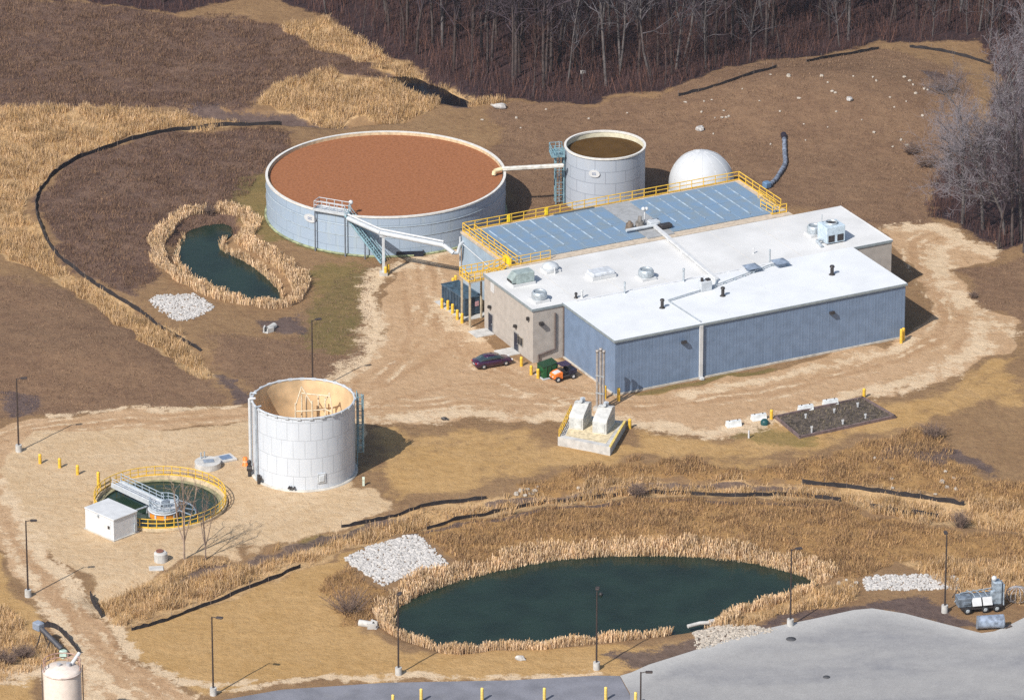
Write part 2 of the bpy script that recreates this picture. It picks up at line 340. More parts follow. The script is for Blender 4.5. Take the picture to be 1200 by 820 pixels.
W = dict(dirt=cover(DIRT, .8), pale=cover(PALE, 1.2), gravel=np.maximum(strokes([(q, .3) for r_ in ROADS for q in ruts(r_, (-.2, 1.8, -2.1))], 1.5, .7, True)*.75, strokes([(a, b*1.3) for a, b in PALELINES], 1.7, .4)), scrape=np.maximum(strokes(SCRAPE, 1.2, .3), strokes([(q, .28) for r_ in ROADS for q in ruts(r_, (-1.1, .7))], 1.2, .5, True)), mown=cover(MOWN, 2.2)*(1-.42*np.clip(.5+sdist(XX, YY, PX(MOWN[1]))/3, 0, 1)*np.clip(.3+1.3*vnoise(XX, YY, 9, 81), 0, 1)), green=strokes(GREEN, 1.0), brown=cover(BROWN, 3), dark=cover(DARK, 2.5), gold=cover(GOLD, 1.3), slope=cover(SLOPE, 1.8), mud_and_shade=np.maximum(cover(MUD, 1.8), strokes([([(150,700),(200,683),(260,661),(330,641),(400,623),(480,606)], .8), ([(480,628),(560,612),(640,597),(740,588),(870,589),(985,595)], .45), ([(570,587),(690,572),(800,566),(930,567)], .5), ([(225,128),(300,134),(400,142)], .8)], 1.3, .25)), forest=cover(FOREST, 2.5))  # the long left-ditch stroke paints the bank's shade into the mud colour
edge = np.minimum.reduce([XX-GX0, GX1-XX, YY-GY0, GY1-YY])
ZZ = h(XX, YY)
rough_zone = np.clip(W['dark']+W['gold']+W['slope']+W['forest']+.5*W['brown']-W['dirt']-W['pale'], 0, 1)
flatzone = np.clip(np.maximum(W['dirt'], W['pale']), 0, 1)
ZZ = ZZ + rough_zone*((vnoise(XX, YY, 3.1, 1)-.5)*.35 + (vnoise(XX, YY, 1.1, 2)-.5)*.22) + (vnoise(XX, YY, 1.7, 5)-.5)*.07*(1-.5*flatzone) + (vnoise(XX, YY, .8, 6)-.5)*.05
ZZ = ZZ*np.clip(edge/6, 0, 1)
def at_grid(A, x, y):
    i = np.clip(((np.asarray(x)-GX0)/GS), 0, NX-1.001); j = np.clip(((np.asarray(y)-GY0)/GS), 0, NY-1.001)
    i0, j0 = i.astype(int), j.astype(int); fi, fj = i-i0, j-j0
    return (A[j0, i0]*(1-fi)+A[j0, i0+1]*fi)*(1-fj) + (A[j0+1, i0]*(1-fi)+A[j0+1, i0+1]*fi)*fj
def gz(x, y): return float(at_grid(ZZ, x, y))
def S(px, py, sink=0.02):                  # ground point for standing things
    p = PG(px, py); return (p[0], p[1], gz(p[0], p[1])-sink)

def ground_material():
    m = bpy.data.materials.new("earth_and_turf"); N, L = nodes_of(m); b = N["Principled BSDF"]; b.inputs["Roughness"].default_value = .95; b.inputs["Specular IOR Level"].default_value = .1
    geo = N.new("ShaderNodeNewGeometry")
    def noise(sc, det=6, rough=.6):
        n = N.new("ShaderNodeTexNoise"); n.inputs["Scale"].default_value = sc; n.inputs["Detail"].default_value = det; n.inputs["Roughness"].default_value = rough
        L.new(geo.outputs["Position"], n.inputs["Vector"]); return n.outputs[0]
    nf, nm, nl, ne = noise(2.6, 7, .85), noise(.9, 6, .65), noise(.13, 5, .6), noise(.55, 8, .7)
    def rng(s, a, c, lo=0., hi=1.):
        r = N.new("ShaderNodeMapRange"); r.interpolation_type = 'SMOOTHSTEP'; r.inputs[1].default_value = a; r.inputs[2].default_value = c; r.inputs[3].default_value = lo; r.inputs[4].default_value = hi; L.new(s, r.inputs[0]); return r.outputs[0]
    def mix(f, a, c):
        x = N.new("ShaderNodeMix"); x.data_type = 'RGBA'
        for s, i in ((f, 0), (a, 6), (c, 7)):
            if isinstance(s, tuple): x.inputs[i].default_value = (*s, 1)
            else: L.new(s, x.inputs[i])
        return x.outputs[2]
    def math2(op, a, c):
        x = N.new("ShaderNodeMath"); x.operation = op
        for s, i in ((a, 0), (c, 1)):
            if isinstance(s, float): x.inputs[i].default_value = s
            else: L.new(s, x.inputs[i])
        return x.outputs[0]
    F1, F2, F3 = rng(nf, .36, .64), rng(nm, .32, .68), rng(nl, .35, .65)
    def tone(c1, c2, c3):                    # three natural tones broken up by noise
        return mix(F1, mix(F3, c1, c2), mix(F2, c2, c3))
    col = tone(*GC['base'])
    for k, soft in (('brown', .35), ('mown', .3), ('dark', .4), ('gold', .4), ('slope', .5), ('forest', .4), ('green', .6), ('mud_and_shade', .5), ('dirt', .35), ('scrape', .8), ('pale', .45), ('gravel', .8)):
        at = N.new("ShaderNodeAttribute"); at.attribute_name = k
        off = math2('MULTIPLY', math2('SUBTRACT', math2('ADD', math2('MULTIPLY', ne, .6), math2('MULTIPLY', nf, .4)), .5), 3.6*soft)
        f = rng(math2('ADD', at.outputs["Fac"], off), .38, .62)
        if k in ('green', 'scrape', 'mud_and_shade'): f = math2('MULTIPLY', f, GC[k+'_amt'])
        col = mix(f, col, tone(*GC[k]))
    L.new(col, b.inputs["Base Color"])
    hh = math2('ADD', math2('MULTIPLY', nf, .5), nm)
    bp = N.new("ShaderNodeBump"); bp.inputs["Strength"].default_value = .8; bp.inputs["Distance"].default_value = .32; L.new(hh, bp.inputs["Height"]); L.new(bp.outputs[0], b.inputs["Normal"])
    return m
GC = dict(base=((.24,.155,.085),(.30,.20,.11),(.19,.12,.07)), brown=((.19,.122,.075),(.25,.165,.10),(.15,.095,.06)), mown=((.36,.235,.11),(.42,.285,.145),(.30,.19,.09)), dark=((.135,.09,.065),(.21,.145,.095),(.095,.062,.048)),
          gold=((.42,.29,.16),(.50,.36,.21),(.27,.18,.09)), slope=((.27,.17,.08),(.32,.21,.10),(.19,.12,.06)), forest=((.055,.036,.032),(.09,.052,.038),(.035,.026,.026)), green=((.16,.14,.05),(.20,.15,.06),(.11,.11,.035)), mud_and_shade=((.10,.075,.06),(.15,.11,.085),(.06,.045,.04)),
          dirt=((.45,.30,.175),(.52,.36,.22),(.38,.245,.14)), scrape=((.37,.23,.13),(.41,.27,.16),(.33,.20,.11)), pale=((.58,.43,.27),(.66,.51,.34),(.50,.35,.21)), gravel=((.54,.43,.31),(.62,.50,.37),(.46,.35,.245)), green_amt=.6, scrape_amt=.6, mud_and_shade_amt=.85)
TUNE = dict(base=(.88,.90,1.06), brown=(.87,.89,1.05), slope=(1.05,1.04,1.22), forest=(.74,.74,.92), gold=(.98,.98,1.08), mown=(1.03,1.05,1.22), dirt=(.89,.94,1.1), scrape=(.89,.93,1.08), pale=(.82,.84,.92), dark=(.83,.77,.83), green=(.85,.9,1.1), mud_and_shade=(.8,.8,1.0))
def sat(c, f): l = .3*c[0]+.55*c[1]+.15*c[2]; return tuple(max(.004, l+(v-l)*f) for v in c)
GC = {k: (v if isinstance(v, float) else tuple(tuple(a*b for a, b in zip(sat(c, 1.0 if k in ('dark', 'forest', 'mud_and_shade') else 1.22), TUNE.get(k, (1, 1, 1)))) for c in v)) for k, v in GC.items()}
GM = ground_material()
def grid_mesh(name, mask, lift, ring=False):
    if mask is None: idx = np.arange(NX*NY)
    cells = np.ones((NY-1, NX-1), bool) if mask is None else (mask[:-1, :-1] | mask[1:, :-1] | mask[:-1, 1:] | mask[1:, 1:])
    j, i = np.nonzero(cells); a = j*NX+i
    q = np.stack([a, a+1, a+NX+1, a+NX], 1); used, inv = np.unique(q.ravel(), return_inverse=True); q = inv.reshape(-1, 4)
    co = np.stack([XX.ravel()[used], YY.ravel()[used], ZZ.ravel()[used]+lift], 1)
    att = {k: v.ravel()[used] for k, v in W.items()}
    if ring:
        n0 = len(co); B = 1500.0
        ext = np.array([[GX0, GY0, 0], [GX1, GY0, 0], [GX1, GY1, 0], [GX0, GY1, 0], [-B, -B, 0], [B, -B, 0], [B, B, 0], [-B, B, 0]], float)
        co = np.vstack([co, ext]); q = np.vstack([q, [[n0+k, n0+4+k, n0+4+(k+1) % 4, n0+(k+1) % 4] for k in range(4)]])
        for k in att: att[k] = np.concatenate([att[k], np.zeros(8)])
    me = bpy.data.meshes.new(name); me.vertices.add(len(co)); me.vertices.foreach_set("co", co.ravel())
    me.loops.add(q.size); me.loops.foreach_set("vertex_index", q.ravel().astype(np.int32)); me.polygons.add(len(q))
    me.polygons.foreach_set("loop_start", np.arange(0, q.size, 4, dtype=np.int32)); me.polygons.foreach_set("loop_total", np.full(len(q), 4, np.int32))
    me.polygons.foreach_set("use_smooth", np.ones(len(q), bool)); me.update(calc_edges=True)
    for k, v in att.items(): me.attributes.new(k, 'FLOAT', 'POINT').data.foreach_set("value", v.astype(np.float32))
    me.materials.append(GM); return me
def setting(name, me, label=None):
    o = link(name, me); o["kind"] = "structure"
    if label: o["label"] = label
    return o
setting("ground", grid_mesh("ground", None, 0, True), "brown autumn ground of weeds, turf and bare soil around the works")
setting("gravel_road", grid_mesh("gravel_road", W['dirt'] > .15, .02), "tan dirt and gravel road running round the buildings")
setting("gravel_yard", grid_mesh("gravel_yard", (cover(PALE, 1.2) > .15) & (W['dirt'] < .12), .014), "pale sandy gravel yard around the white tank")

# paved sheets
def sheet(name, pts, m, z, label, dens=1):
    mb = MB(); mb.prism([(p[0], p[1]) for p in pts], -.25, z); return setting(name, mb.mesh(name, m), label)
asph = mat("asphalt", (.19,.193,.222), .9, var=.12, scale=.35, bump=.01, bscale=30)
conc_lot = mat("worn_concrete", (.265,.26,.258), .9, var=.06, scale=1.0, bump=.012, bscale=20, col2=(.195,.195,.208))
for nd_ in [n for n in conc_lot.node_tree.nodes if n.type == 'TEX_NOISE'][:1]:
    mp_ = conc_lot.node_tree.nodes.new('ShaderNodeMapping'); mp_.inputs['Scale'].default_value = (.06, .22, 1); mp_.inputs['Rotation'].default_value = (0, 0, R(-12)); nd_.inputs['Distortion'].default_value = .6; nd_.inputs['Detail'].default_value = 9
    tc_ = [n for n in conc_lot.node_tree.nodes if n.type == 'TEX_COORD'][0]; conc_lot.node_tree.links.new(tc_.outputs['Object'], mp_.inputs[0]); conc_lot.node_tree.links.new(mp_.outputs[0], nd_.inputs['Vector'])
lotz = .07
sheet("asphalt_road", [P(*q) for q in [(225,835),(262,820),(330,808),(450,800),(600,797),(700,791.5),(726,792),(737,812),(748,840),(740,900),(200,900)]], asph, .05, "grey asphalt road along the bottom edge")
LOT = [P(*q) for q in [(726.6,792),(740,788),(760,779),(795,768),(830,757),(880,741),(915,733),(950,726),(1000,715),(1022,713),(1060,719),(1110,732),(1150,742),(1165,740),(1180,734),(1200,724),(1250,707),(1300,690)]]
def lot_sheet():
    n = len(LOT); inner = [(p[0]+1.0, p[1]-3.0-2.2*float(vnoise(p[0], p[1], 6, 71))) for p in LOT]; inner[0] = tuple(P(738, 812)[:2]); btm = [(q[0], -128.0) for q in inner]; btm[0] = tuple(P(745, 900)[:2])
    vs_ = [(p[0], p[1], -.2) for p in LOT]+[(p[0], p[1], lotz) for p in LOT]+[(p[0], p[1], lotz) for p in inner]+[(p[0], p[1], lotz) for p in btm]
    fs = [(i, i+1, n+i+1, n+i) for i in range(n-1)]+[(n+i, n+i+1, 2*n+i+1, 2*n+i) for i in range(n-1)]+[(2*n+i, 2*n+i+1, 3*n+i+1, 3*n+i) for i in range(n-1)]
    me = bpy.data.meshes.new("concrete_lot"); me.from_pydata(vs_, [], [f[::-1] for f in fs]); me.update()
    a = me.attributes.new("dust", 'FLOAT', 'POINT'); a.data.foreach_set("value", np.array([1.0]*2*n+[.25]*n+[0.0]*n, np.float32)); me.materials.append(conc_lot); return me
def dust_up(m, col):
    N, L = nodes_of(m); b = N["Principled BSDF"]; src = b.inputs["Base Color"].links[0].from_socket
    a = N.new("ShaderNodeAttribute"); a.attribute_name = "dust"; n = N.new("ShaderNodeTexNoise"); n.inputs["Scale"].default_value = .5; n.inputs["Detail"].default_value = 8; n.inputs["Roughness"].default_value = .7
    tc = N.new("ShaderNodeTexCoord"); L.new(tc.outputs["Object"], n.inputs["Vector"]); ad = N.new("ShaderNodeMath"); ad.operation = 'ADD'; L.new(a.outputs["Fac"], ad.inputs[0]); L.new(n.outputs[0], ad.inputs[1])
    r = N.new("ShaderNodeMapRange"); r.inputs[1].default_value = .55; r.inputs[2].default_value = 1.45; L.new(ad.outputs[0], r.inputs[0]); mx = N.new("ShaderNodeMix"); mx.data_type = 'RGBA'; mx.inputs[7].default_value = (*col, 1); L.new(r.outputs[0], mx.inputs[0]); L.new(src, mx.inputs[6])
    w2 = N.new("ShaderNodeTexNoise"); w2.inputs["Scale"].default_value = 6; w2.inputs["Detail"].default_value = 6; w2.inputs["Roughness"].default_value = .8; L.new(tc.outputs["Object"], w2.inputs["Vector"]); r2 = N.new("ShaderNodeMapRange"); r2.inputs[1].default_value = .3; r2.inputs[2].default_value = .7; r2.inputs[3].default_value = .82; r2.inputs[4].default_value = 1.15; L.new(w2.outputs[0], r2.inputs[0])
    v = N.new("ShaderNodeVectorMath"); v.operation = 'SCALE'; L.new(mx.outputs[2], v.inputs[0]); L.new(r2.outputs[0], v.inputs["Scale"]); L.new(v.outputs[0], b.inputs["Base Color"])
dust_up(conc_lot, (.39,.385,.375)); dust_up(asph, (.3,.29,.28))
setting("concrete_lot", lot_sheet(), "pale grey concrete lot at the bottom right")

def water_mat(name, col, rough=.12, bump=.03, sc=1.5, col2=None):
    m = mat(name, col, rough, 0, .25, .25, bump, sc, .5, col2); m.node_tree.nodes["Principled BSDF"].inputs["IOR"].default_value = 1.33; return m
WM = water_mat("pond_surface", (.013,.026,.018), .16, .02, 1.8, (.009,.018,.013)); WM.node_tree.nodes['Principled BSDF'].inputs['Specular IOR Level'].default_value = .22
def water(name, poly, z, m, label):
    mb = MB(); c = np.mean([p[:2] for p in poly], 0); pts = []
    for p in poly:
        d = p[:2]-c; l = np.hypot(*d); pts.append(p[:2]+d/l*1.4)
    mb.add([(p[0], p[1], z) for p in pts], [tuple(range(len(pts)))]); return setting(name, mb.mesh(name, m), label)
water("pond_water", POND, WZ, WM, "dark teal water of the large pond")
water("pond_water", POND2, WZ, WM, "dark teal water of the small bent pond")
water("creek_water_shade", CREEK, WZ, water_mat("creek_bank_shade", (.006,.006,.008)), "creek water below the wood, painted black for its bank shade")  # near-black colour stands in for the cut bank's shade over the creek

# ------------------------------------------------------------------ uncountable growth: blades as one mesh each
def blade_mat(name):
    m = bpy.data.materials.new(name); N, L = nodes_of(m); b = N["Principled BSDF"]; b.inputs["Roughness"].default_value = .8; b.inputs["Specular IOR Level"].default_value = .15
    a = N.new("ShaderNodeAttribute"); a.attribute_name = "tint"
    n = N.new("ShaderNodeTexNoise"); n.inputs["Scale"].default_value = .4; g = N.new("ShaderNodeNewGeometry"); L.new(g.outputs["Position"], n.inputs["Vector"])
    r = N.new("ShaderNodeMapRange"); r.inputs[1].default_value = .3; r.inputs[2].default_value = .7; r.inputs[3].default_value = .75; r.inputs[4].default_value = 1.15; L.new(n.outputs[0], r.inputs[0])
    v = N.new("ShaderNodeVectorMath"); v.operation = 'SCALE'; L.new(a.outputs["Color"], v.inputs[0]); L.new(r.outputs[0], v.inputs["Scale"]); L.new(v.outputs[0], b.inputs["Base Color"]); return m
BM = blade_mat("dry_stalks")
def blades(name, x, y, hgt, wid, tip, lean, cols, label, sink=.05):
    n = len(x); z = at_grid(ZZ, x, y)-sink; az = RNG.uniform(0, PI, n); la = RNG.uniform(0, 2*PI, n); ln = lean*hgt*RNG.uniform(0, 1, n)
    dx, dy = np.cos(az)*wid/2, np.sin(az)*wid/2; tx, ty = x+np.cos(la)*ln, y+np.sin(la)*ln; tz = z+hgt
    v = np.empty((n, 4, 3)); v[:, 0] = np.stack([x-dx, y-dy, z], 1); v[:, 1] = np.stack([x+dx, y+dy, z], 1)
    v[:, 2] = np.stack([tx+dx*tip, ty+dy*tip, tz], 1); v[:, 3] = np.stack([tx-dx*tip, ty-dy*tip, tz], 1)
    me = bpy.data.meshes.new(name); me.vertices.add(4*n); me.vertices.foreach_set("co", v.ravel()); me.loops.add(4*n); me.loops.foreach_set("vertex_index", np.arange(4*n, dtype=np.int32))
    me.polygons.add(n); me.polygons.foreach_set("loop_start", np.arange(0, 4*n, 4, dtype=np.int32)); me.polygons.foreach_set("loop_total", np.full(n, 4, np.int32)); me.update(calc_edges=True)
    c = np.ones((n, 4, 4)); c[:, :, :3] = cols[:, None, :]
    me.attributes.new("tint", 'FLOAT_COLOR', 'POINT').data.foreach_set("color", c.ravel().astype(np.float32)); me.materials.append(BM)
    o = link(name, me); o["kind"] = "stuff"; o["label"] = label; return o
def scatter(wgt, per_m2, thresh=.45, clump=1.0, sc=1.3, seed=3):
    k = int((GX1-GX0)*(GY1-GY0)*per_m2); x = RNG.uniform(GX0, GX1, k); y = RNG.uniform(GY0, GY1, k)
    keep = at_grid(wgt, x, y)+.35*(vnoise(x, y, 1.9, seed)-.5) > thresh
    x, y = x[keep], y[keep]; c = vnoise(x, y, sc, seed+1)*.6+vnoise(x, y, sc*3.1, seed+2)*.4
    keep = RNG.uniform(0, 1, len(x)) < (1-clump)+clump*np.clip((c-.25)*2.2, 0, 1); return x[keep], y[keep], c[keep]
def tints(n, *cs, tune=(1, 1, 1)):
    tune = np.array(tune)
    cs = np.array([np.array(sat(c, 1.18))*tune for c in cs]); a = cs[RNG.integers(0, len(cs), n)]; return a*RNG.uniform(.75, 1.2, (n, 1))
clear = np.clip(1-W['dirt']*1.4-W['pale']*1.0, 0, 1)
for fl_ in FENCES: clear = clear*(seg_dist(XX, YY-.35, smooth(PX(fl_), 3), False) > (.9 if fl_ in (FENCES[5], FENCES[6], FENCES[8], FENCES[9]) else .45))
for poly in (POND, POND2, CREEK): clear = clear*(sdist(XX, YY, poly) < .3)
def inframe(x, y):
    z = at_grid(ZZ, x, y); v = np.stack([x-CAM[0], y-CAM[1], z-CAM[2]], 1); wz = v@FW; px = 600+FPX*v[:, 0]/wz; py = 410-FPX*(v@UP)/wz
    return (px > -60) & (px < 1260) & (py > -60) & (py < 880)
def grow(name, wgt, per, hr, wr, tip, lean, cs, label, tune, clump=.8, sc=1.3, thresh=.45, seed=3):
    x, y, c = scatter(wgt, per, thresh, clump, sc, seed); k = inframe(x, y); x, y, c = x[k], y[k], c[k]; n = len(x)
    hg = RNG.uniform(*hr, n)*(.55+.9*c); return blades(name, x, y, hg, RNG.uniform(*wr, n), tip, lean, tints(n, *cs, tune=tune), label)
grow("tall_grass", W['gold']*clear*(W['mud_and_shade'] < .6)*np.clip(.45+1.1*vnoise(XX, YY, 5.5, 61), 0, 1), 80, (.4, 1.0), (.04, .08), .4, .6, ((.56,.40,.23),(.50,.34,.17),(.36,.24,.12),(.62,.46,.29)), "tall golden dry grass in the ditches and belts", TUNE['gold'], .9, 1.4)
grow("weeds", W['dark']*clear*(1-W['gold']), 40, (.2, .5), (.035, .075), .5, .6, ((.18,.122,.086),(.135,.09,.068),(.22,.155,.105),(.30,.21,.13)), "brown withered weeds covering the basin and the upper field", TUNE['dark'], .7, 1.0)
grow("slope_weeds", W['slope']*clear*(1-W['gold']), 60, (.25, .65), (.04, .08), .45, .7, ((.36,.24,.12),(.29,.19,.10),(.44,.30,.15),(.22,.145,.085)), "olive brown weeds on the bank above the large pond", TUNE['slope'], .85, 1.5)
grow("stubble", np.clip(W['brown']+.0, 0, 1)*clear*(1-W['gold'])*(1-W['dark'])*(1-W['forest']), 16, (.1, .3), (.035, .065), .5, .6, ((.24,.16,.10),(.32,.22,.135),(.19,.125,.08)), "short brown stubble on the bare slopes", TUNE['brown'], .7, 1.2)
fe = np.clip(W['forest'], 0, 1)
grow("brush", fe, 9, (.6, 2.0), (.03, .07), .6, .5, ((.14,.08,.06),(.10,.06,.05),(.19,.105,.068),(.13,.09,.075)), "reddish brown brush on the floor of the wood", TUNE['forest'], .75, 2.2)
ring = np.zeros(XX.shape)
for poly in (POND, POND2):
    d = sdist(XX, YY, poly)+(1.7 if poly is POND2 else .4)*(sdist(XX, YY, poly) < 0); ring = np.maximum(ring, np.clip(np.minimum((d+1.7+1.6*(vnoise(XX, YY, 3.5, 51)-.5))/1.0, (.7-d)/.5), 0, 1))
gap = np.clip(1.0-np.exp(-(np.hypot(XX-P(815,742)[0], YY-P(815,742)[1])/3.0)**2)*1.6-np.exp(-(np.hypot(XX-P(960,682)[0], YY-P(960,682)[1])/1.5)**2)*1.2-np.exp(-(np.hypot(XX-P(248,264)[0], YY-P(248,264)[1])/3.6)**2)*1.8, 0, 1)
x, y, c = scatter(ring*gap, 150, .5, .75, .9, 21); k = inframe(x, y); x, y, c = x[k], y[k], c[k]; n = len(x)
blades("reeds", x, y, RNG.uniform(.4, 1.3, n)*(.5+.8*c), RNG.uniform(.03, .065, n), 1.3, .38, tints(n, (.62,.44,.29),(.56,.39,.23),(.68,.50,.34),(.46,.30,.17), tune=(1.12, 1.2, 1.3)), "pale dry reeds fringing both ponds")
# ------------------------------------------------------------------ shared materials
YEL = mat("safety_yellow", (.74,.46,.05), .5, var=.12, scale=3)
YEL2 = mat("faded_yellow_post", (.78,.55,.14), .55, var=.15, scale=4)
GALV = mat("galvanised_steel", (.45,.50,.54), .45, .35, var=.15, scale=3)
PALEM = mat("pale_grey_paint", (.50,.53,.56), .45, var=.08, scale=1.5)
WHT = mat("white_paint", (.56,.57,.58), .45, var=.06, scale=1.2)
CONC = mat("concrete", (.50,.47,.42), .9, var=.15, scale=1.1, bump=.01)
PCONC = mat("pale_concrete", (.50,.49,.47), .85, var=.12, scale=1.3, bump=.01)
BLK = mat("black_rubber", (.015,.015,.017), .7)
DKM = mat("dark_metal", (.05,.045,.045), .5, .3)
BRZ = mat("bronze_pole_paint", (.06,.045,.04), .5, .2)
GLASS = mat("dark_glass", (.02,.03,.04), .08, spec=.6, var=.1)
TEALM = mat("weathered_teal_steel", (.22,.36,.42), .5, .1, var=.2, scale=2)
WOOD = mat("grey_timber", (.20,.155,.13), .85, var=.25, scale=3)

UA = R(27.0); EU = np.array([math.cos(UA), math.sin(UA)]); EV = np.array([-math.sin(UA), math.cos(UA)]); BZ = 7.0
B0 = P(721, 399, BZ)[:2]
def toUV(p): d = np.asarray(p)[:2]-B0; return float(d@EU), float(d@EV)
def fromUV(u, v, z=0.0): q = B0+EU*u+EV*v; return (float(q[0]), float(q[1]), z)
def UVr(px, py, z=BZ): return toUV(P(px, py, z))

# ------------------------------------------------------------------ main building
bld = thing("works_building", "long grey works building with white flat roof and blue metal front", "building", fromUV(0, 0), UA)
LB, DB, U0, U1, V1, V2 = 39.3, 13.1, -4.1, 45.0, 13.1, 25.9
blue_wall = mat("blue_ribbed_siding", (.165,.232,.345), .5, .05, var=.08, scale=.8, wave=('X', 3.0, .004))
beige_wall = mat("beige_block_wall", (.40,.365,.33), .85, var=.07, scale=1.2, bump=.006)
roofm = mat("white_roof_membrane", (.66,.68,.70), .5, var=.035, scale=.35, bump=.004, bscale=3)
roof2 = mat("dusty_roof_membrane", (.62,.62,.615), .55, var=.07, scale=.22, bump=.004, bscale=3)
trimd = mat("dark_roof_trim", (.24,.28,.30), .5, var=.1)
def ribbed(name, a, b, z0, z1, m, parent, pitch=.45, dep=.006, label=None):      # a real ribbed sheet wall between two plan points
    a, b = Vector(a), Vector(b); d = (b-a); Ln = d.length; d.normalize(); nrm = Vector((d.y, -d.x)); n = max(1, round(Ln/pitch)); st = Ln/n; prof = []
    for i in range(n):
        s0 = i*st
        for f, k in ((0, 0), (.5, 0), (.62, 1), (.86, 1)): prof.append((s0+f*st, k*dep))
    prof.append((Ln, 0)); mb = MB(); vsx = []
    for z in (z0, z1):
        for s_, k in prof: q = a+d*s_+nrm*k; vsx.append((q.x, q.y, z))
    m_ = len(prof); mb.add(vsx, [(i, i+1, m_+i+1, m_+i) for i in range(m_-1)])
    return part(name, mb, m, parent, label)
mb = MB(); mb.prism([(.08, .08), (LB-.08, .08), (LB-.08, DB-.003), (.08, DB-.003)], -.5, BZ-.2); part("core_wall", mb, mat("plain_blue_metal", (.17,.235,.35), .6), bld)
ribbed("front_wall", (0, 0), (LB, 0), .25, BZ-.22, blue_wall, bld, label="long blue grey ribbed metal wall")
ribbed("end_wall", (0, DB), (0, 0), .25, BZ-.22, blue_wall, bld, label="short blue grey ribbed wall beside the door side")
ribbed("end_wall", (LB, 0), (LB, DB-.1), .25, BZ-.22, blue_wall, bld)
mb = MB(); mb.box((LB/2, -.06, .0), (LB+.2, .16, .44)); mb.box((-.06, DB/2, 0), (.16, DB-.2, .44)); part("base_course", mb, CONC, bld)
mb = MB(); mb.box((LB/2, DB/2, BZ-.08), (LB+.24, DB+.1, .22)); part("roof", mb, roofm, bld, "clean white roof above the blue walls")
mb = MB()
mb.box((LB/2, -.16, BZ-.11), (LB+.4, .08, .26)); mb.box((-.16, DB/2, BZ-.11), (.08, DB+.2, .26)); part("roof_edge", mb, trimd, bld)
mb = MB(); mb.prism([(U0, V1+.003), (U1, V1+.003), (U1, V2), (U0, V2)], -.5, BZ-.32); part("rear_wall", mb, beige_wall, bld, "beige block walls of the rear half")
mb = MB(); mb.box(((U0+U1)/2, (V1+V2)/2+.03, BZ-.22), (U1-U0+.2, V2-V1+.1, .2)); rf2 = part("roof", mb, roof2, bld, "off-white dusty roof of the rear half")
mb = MB(); mb.box((U0-.14, (V1+V2)/2, BZ-.2), (.08, V2-V1+.2, .3)); mb.box(((U0-.25)/2-.01, V1-.06, BZ-.2), (abs(U0)-.1, .08, .3)); part("roof_edge", mb, trimd, bld); mb = MB(); mb.box(((LB+U1)/2+.1, V1-.06, BZ-.2), (U1-LB-.2, .08, .3)); part("roof_edge", mb, trimd, bld)
for c_, d_ in (((U1+.13, (V1+V2)/2, BZ-.2), (.06, V2-V1, .28)), ((LB+.15, DB/2, BZ-.1), (.06, DB, .28))): mb = MB(); mb.box(c_, d_); part("roof_edge", mb, WHT, bld)
mb = MB()                                                        # roof seams
for k in range(1, 5): mb.box((LB*k/5, DB/2, BZ+.032), (.05, DB-.3, .012))
mb.box((14.5, DB-.35, BZ+.06), (26, .18, .1)); part("roof_seam", mb, mat("grey_seam", (.62,.63,.65), .6), bld)
mb = MB()
for k in range(1, 8): mb.box((U0+(U1-U0)*k/8, (V1+V2)/2, BZ-.118), (.05, V2-V1-.4, .012))
part("roof_seam", mb, mat("tan_seam", (.60,.57,.52), .6), bld)
# doors, window, pipes and lamps on the walls
navy = mat("navy_door_paint", (.02,.028,.05), .4)
def onleft(px, py, z): return UVr(px, py, z)[1]
for vv, lab in ((onleft(562, 389, .2)-.1, "navy steel door near the dark container"), (onleft(597.5, 411, .2)+.0, "navy steel door beside the window")):
    mb = MB(); mb.box((U0-.03, vv, 1.15), (.1, 1.05, 2.3)); d = part("door", mb, navy, bld, lab)
    m2 = MB(); m2.box((U0-.1, vv-.36, 1.1), (.06, .12, .08)); part("handle", m2, GALV, d)
    m2 = MB(); m2.box((U0-.035, vv, 2.36), (.09, 1.25, .1)); m2.box((U0-.035, vv-.58, 1.15), (.09, .1, 2.3)); m2.box((U0-.035, vv+.58, 1.15), (.09, .1, 2.3)); part("frame", m2, mat("door_frame_grey", (.30,.29,.28), .6), d)
    m2 = MB(); m2.box((U0-.2, vv, 3.25), (.4, .35, .35), ry=R(15)); part("wall_lamp", m2, DKM, bld)
    m2 = MB(); m2.box((U0-1.3, vv, .04), (2.4, 2.2, .2)); part("doorstep", m2, PCONC, bld)
wv = onleft(606, 402, 1.5)
mb = MB(); mb.box((U0-.03, wv, 1.7), (.1, 1.4, 1.2)); wdw = part("window", mb, mat("window_frame_tan", (.34,.30,.25), .6), bld)
for s in (-.33, .33): m2 = MB(); m2.box((U0-.06, wv+s, 1.7), (.08, .56, 1.0)); part("pane", m2, GLASS, wdw)
mb = MB(); mb.box((U0-.2, V1+1.0, 5.4), (.3, .3, .4)); part("wall_lamp", mb, DKM, bld)
mb = MB(); mb.box((U0-.03, V2-2.2, 5.9), (.06, .9, 1.2)); part("vent_panel", mb, WHT, bld)
mb = MB(); mb.tube([(U0+2.9, V1-.15, 6.0), (U0+2.9, V1-.15, 1.4), (U0+.7, V1-.15, 1.0), (U0+.7, V1-.15, .1)], .11, 8); part("wall_pipe", mb, mat("brown_pipe", (.14,.11,.10), .5), bld, "brown pipe on the beige return wall")
mb = MB(); mb.box((U0+1.0, V1-.3, 5.0), (.5, .5, .35)); part("wall_lamp", mb, DKM, bld)
mb = MB(); mb.box((-.02, DB-.12, 3.4), (.2, .22, 6.6)); part("corner_trim", mb, mat("brown_pipe", (.14,.11,.10)), bld)
ud = UVr(819, 378)[0]
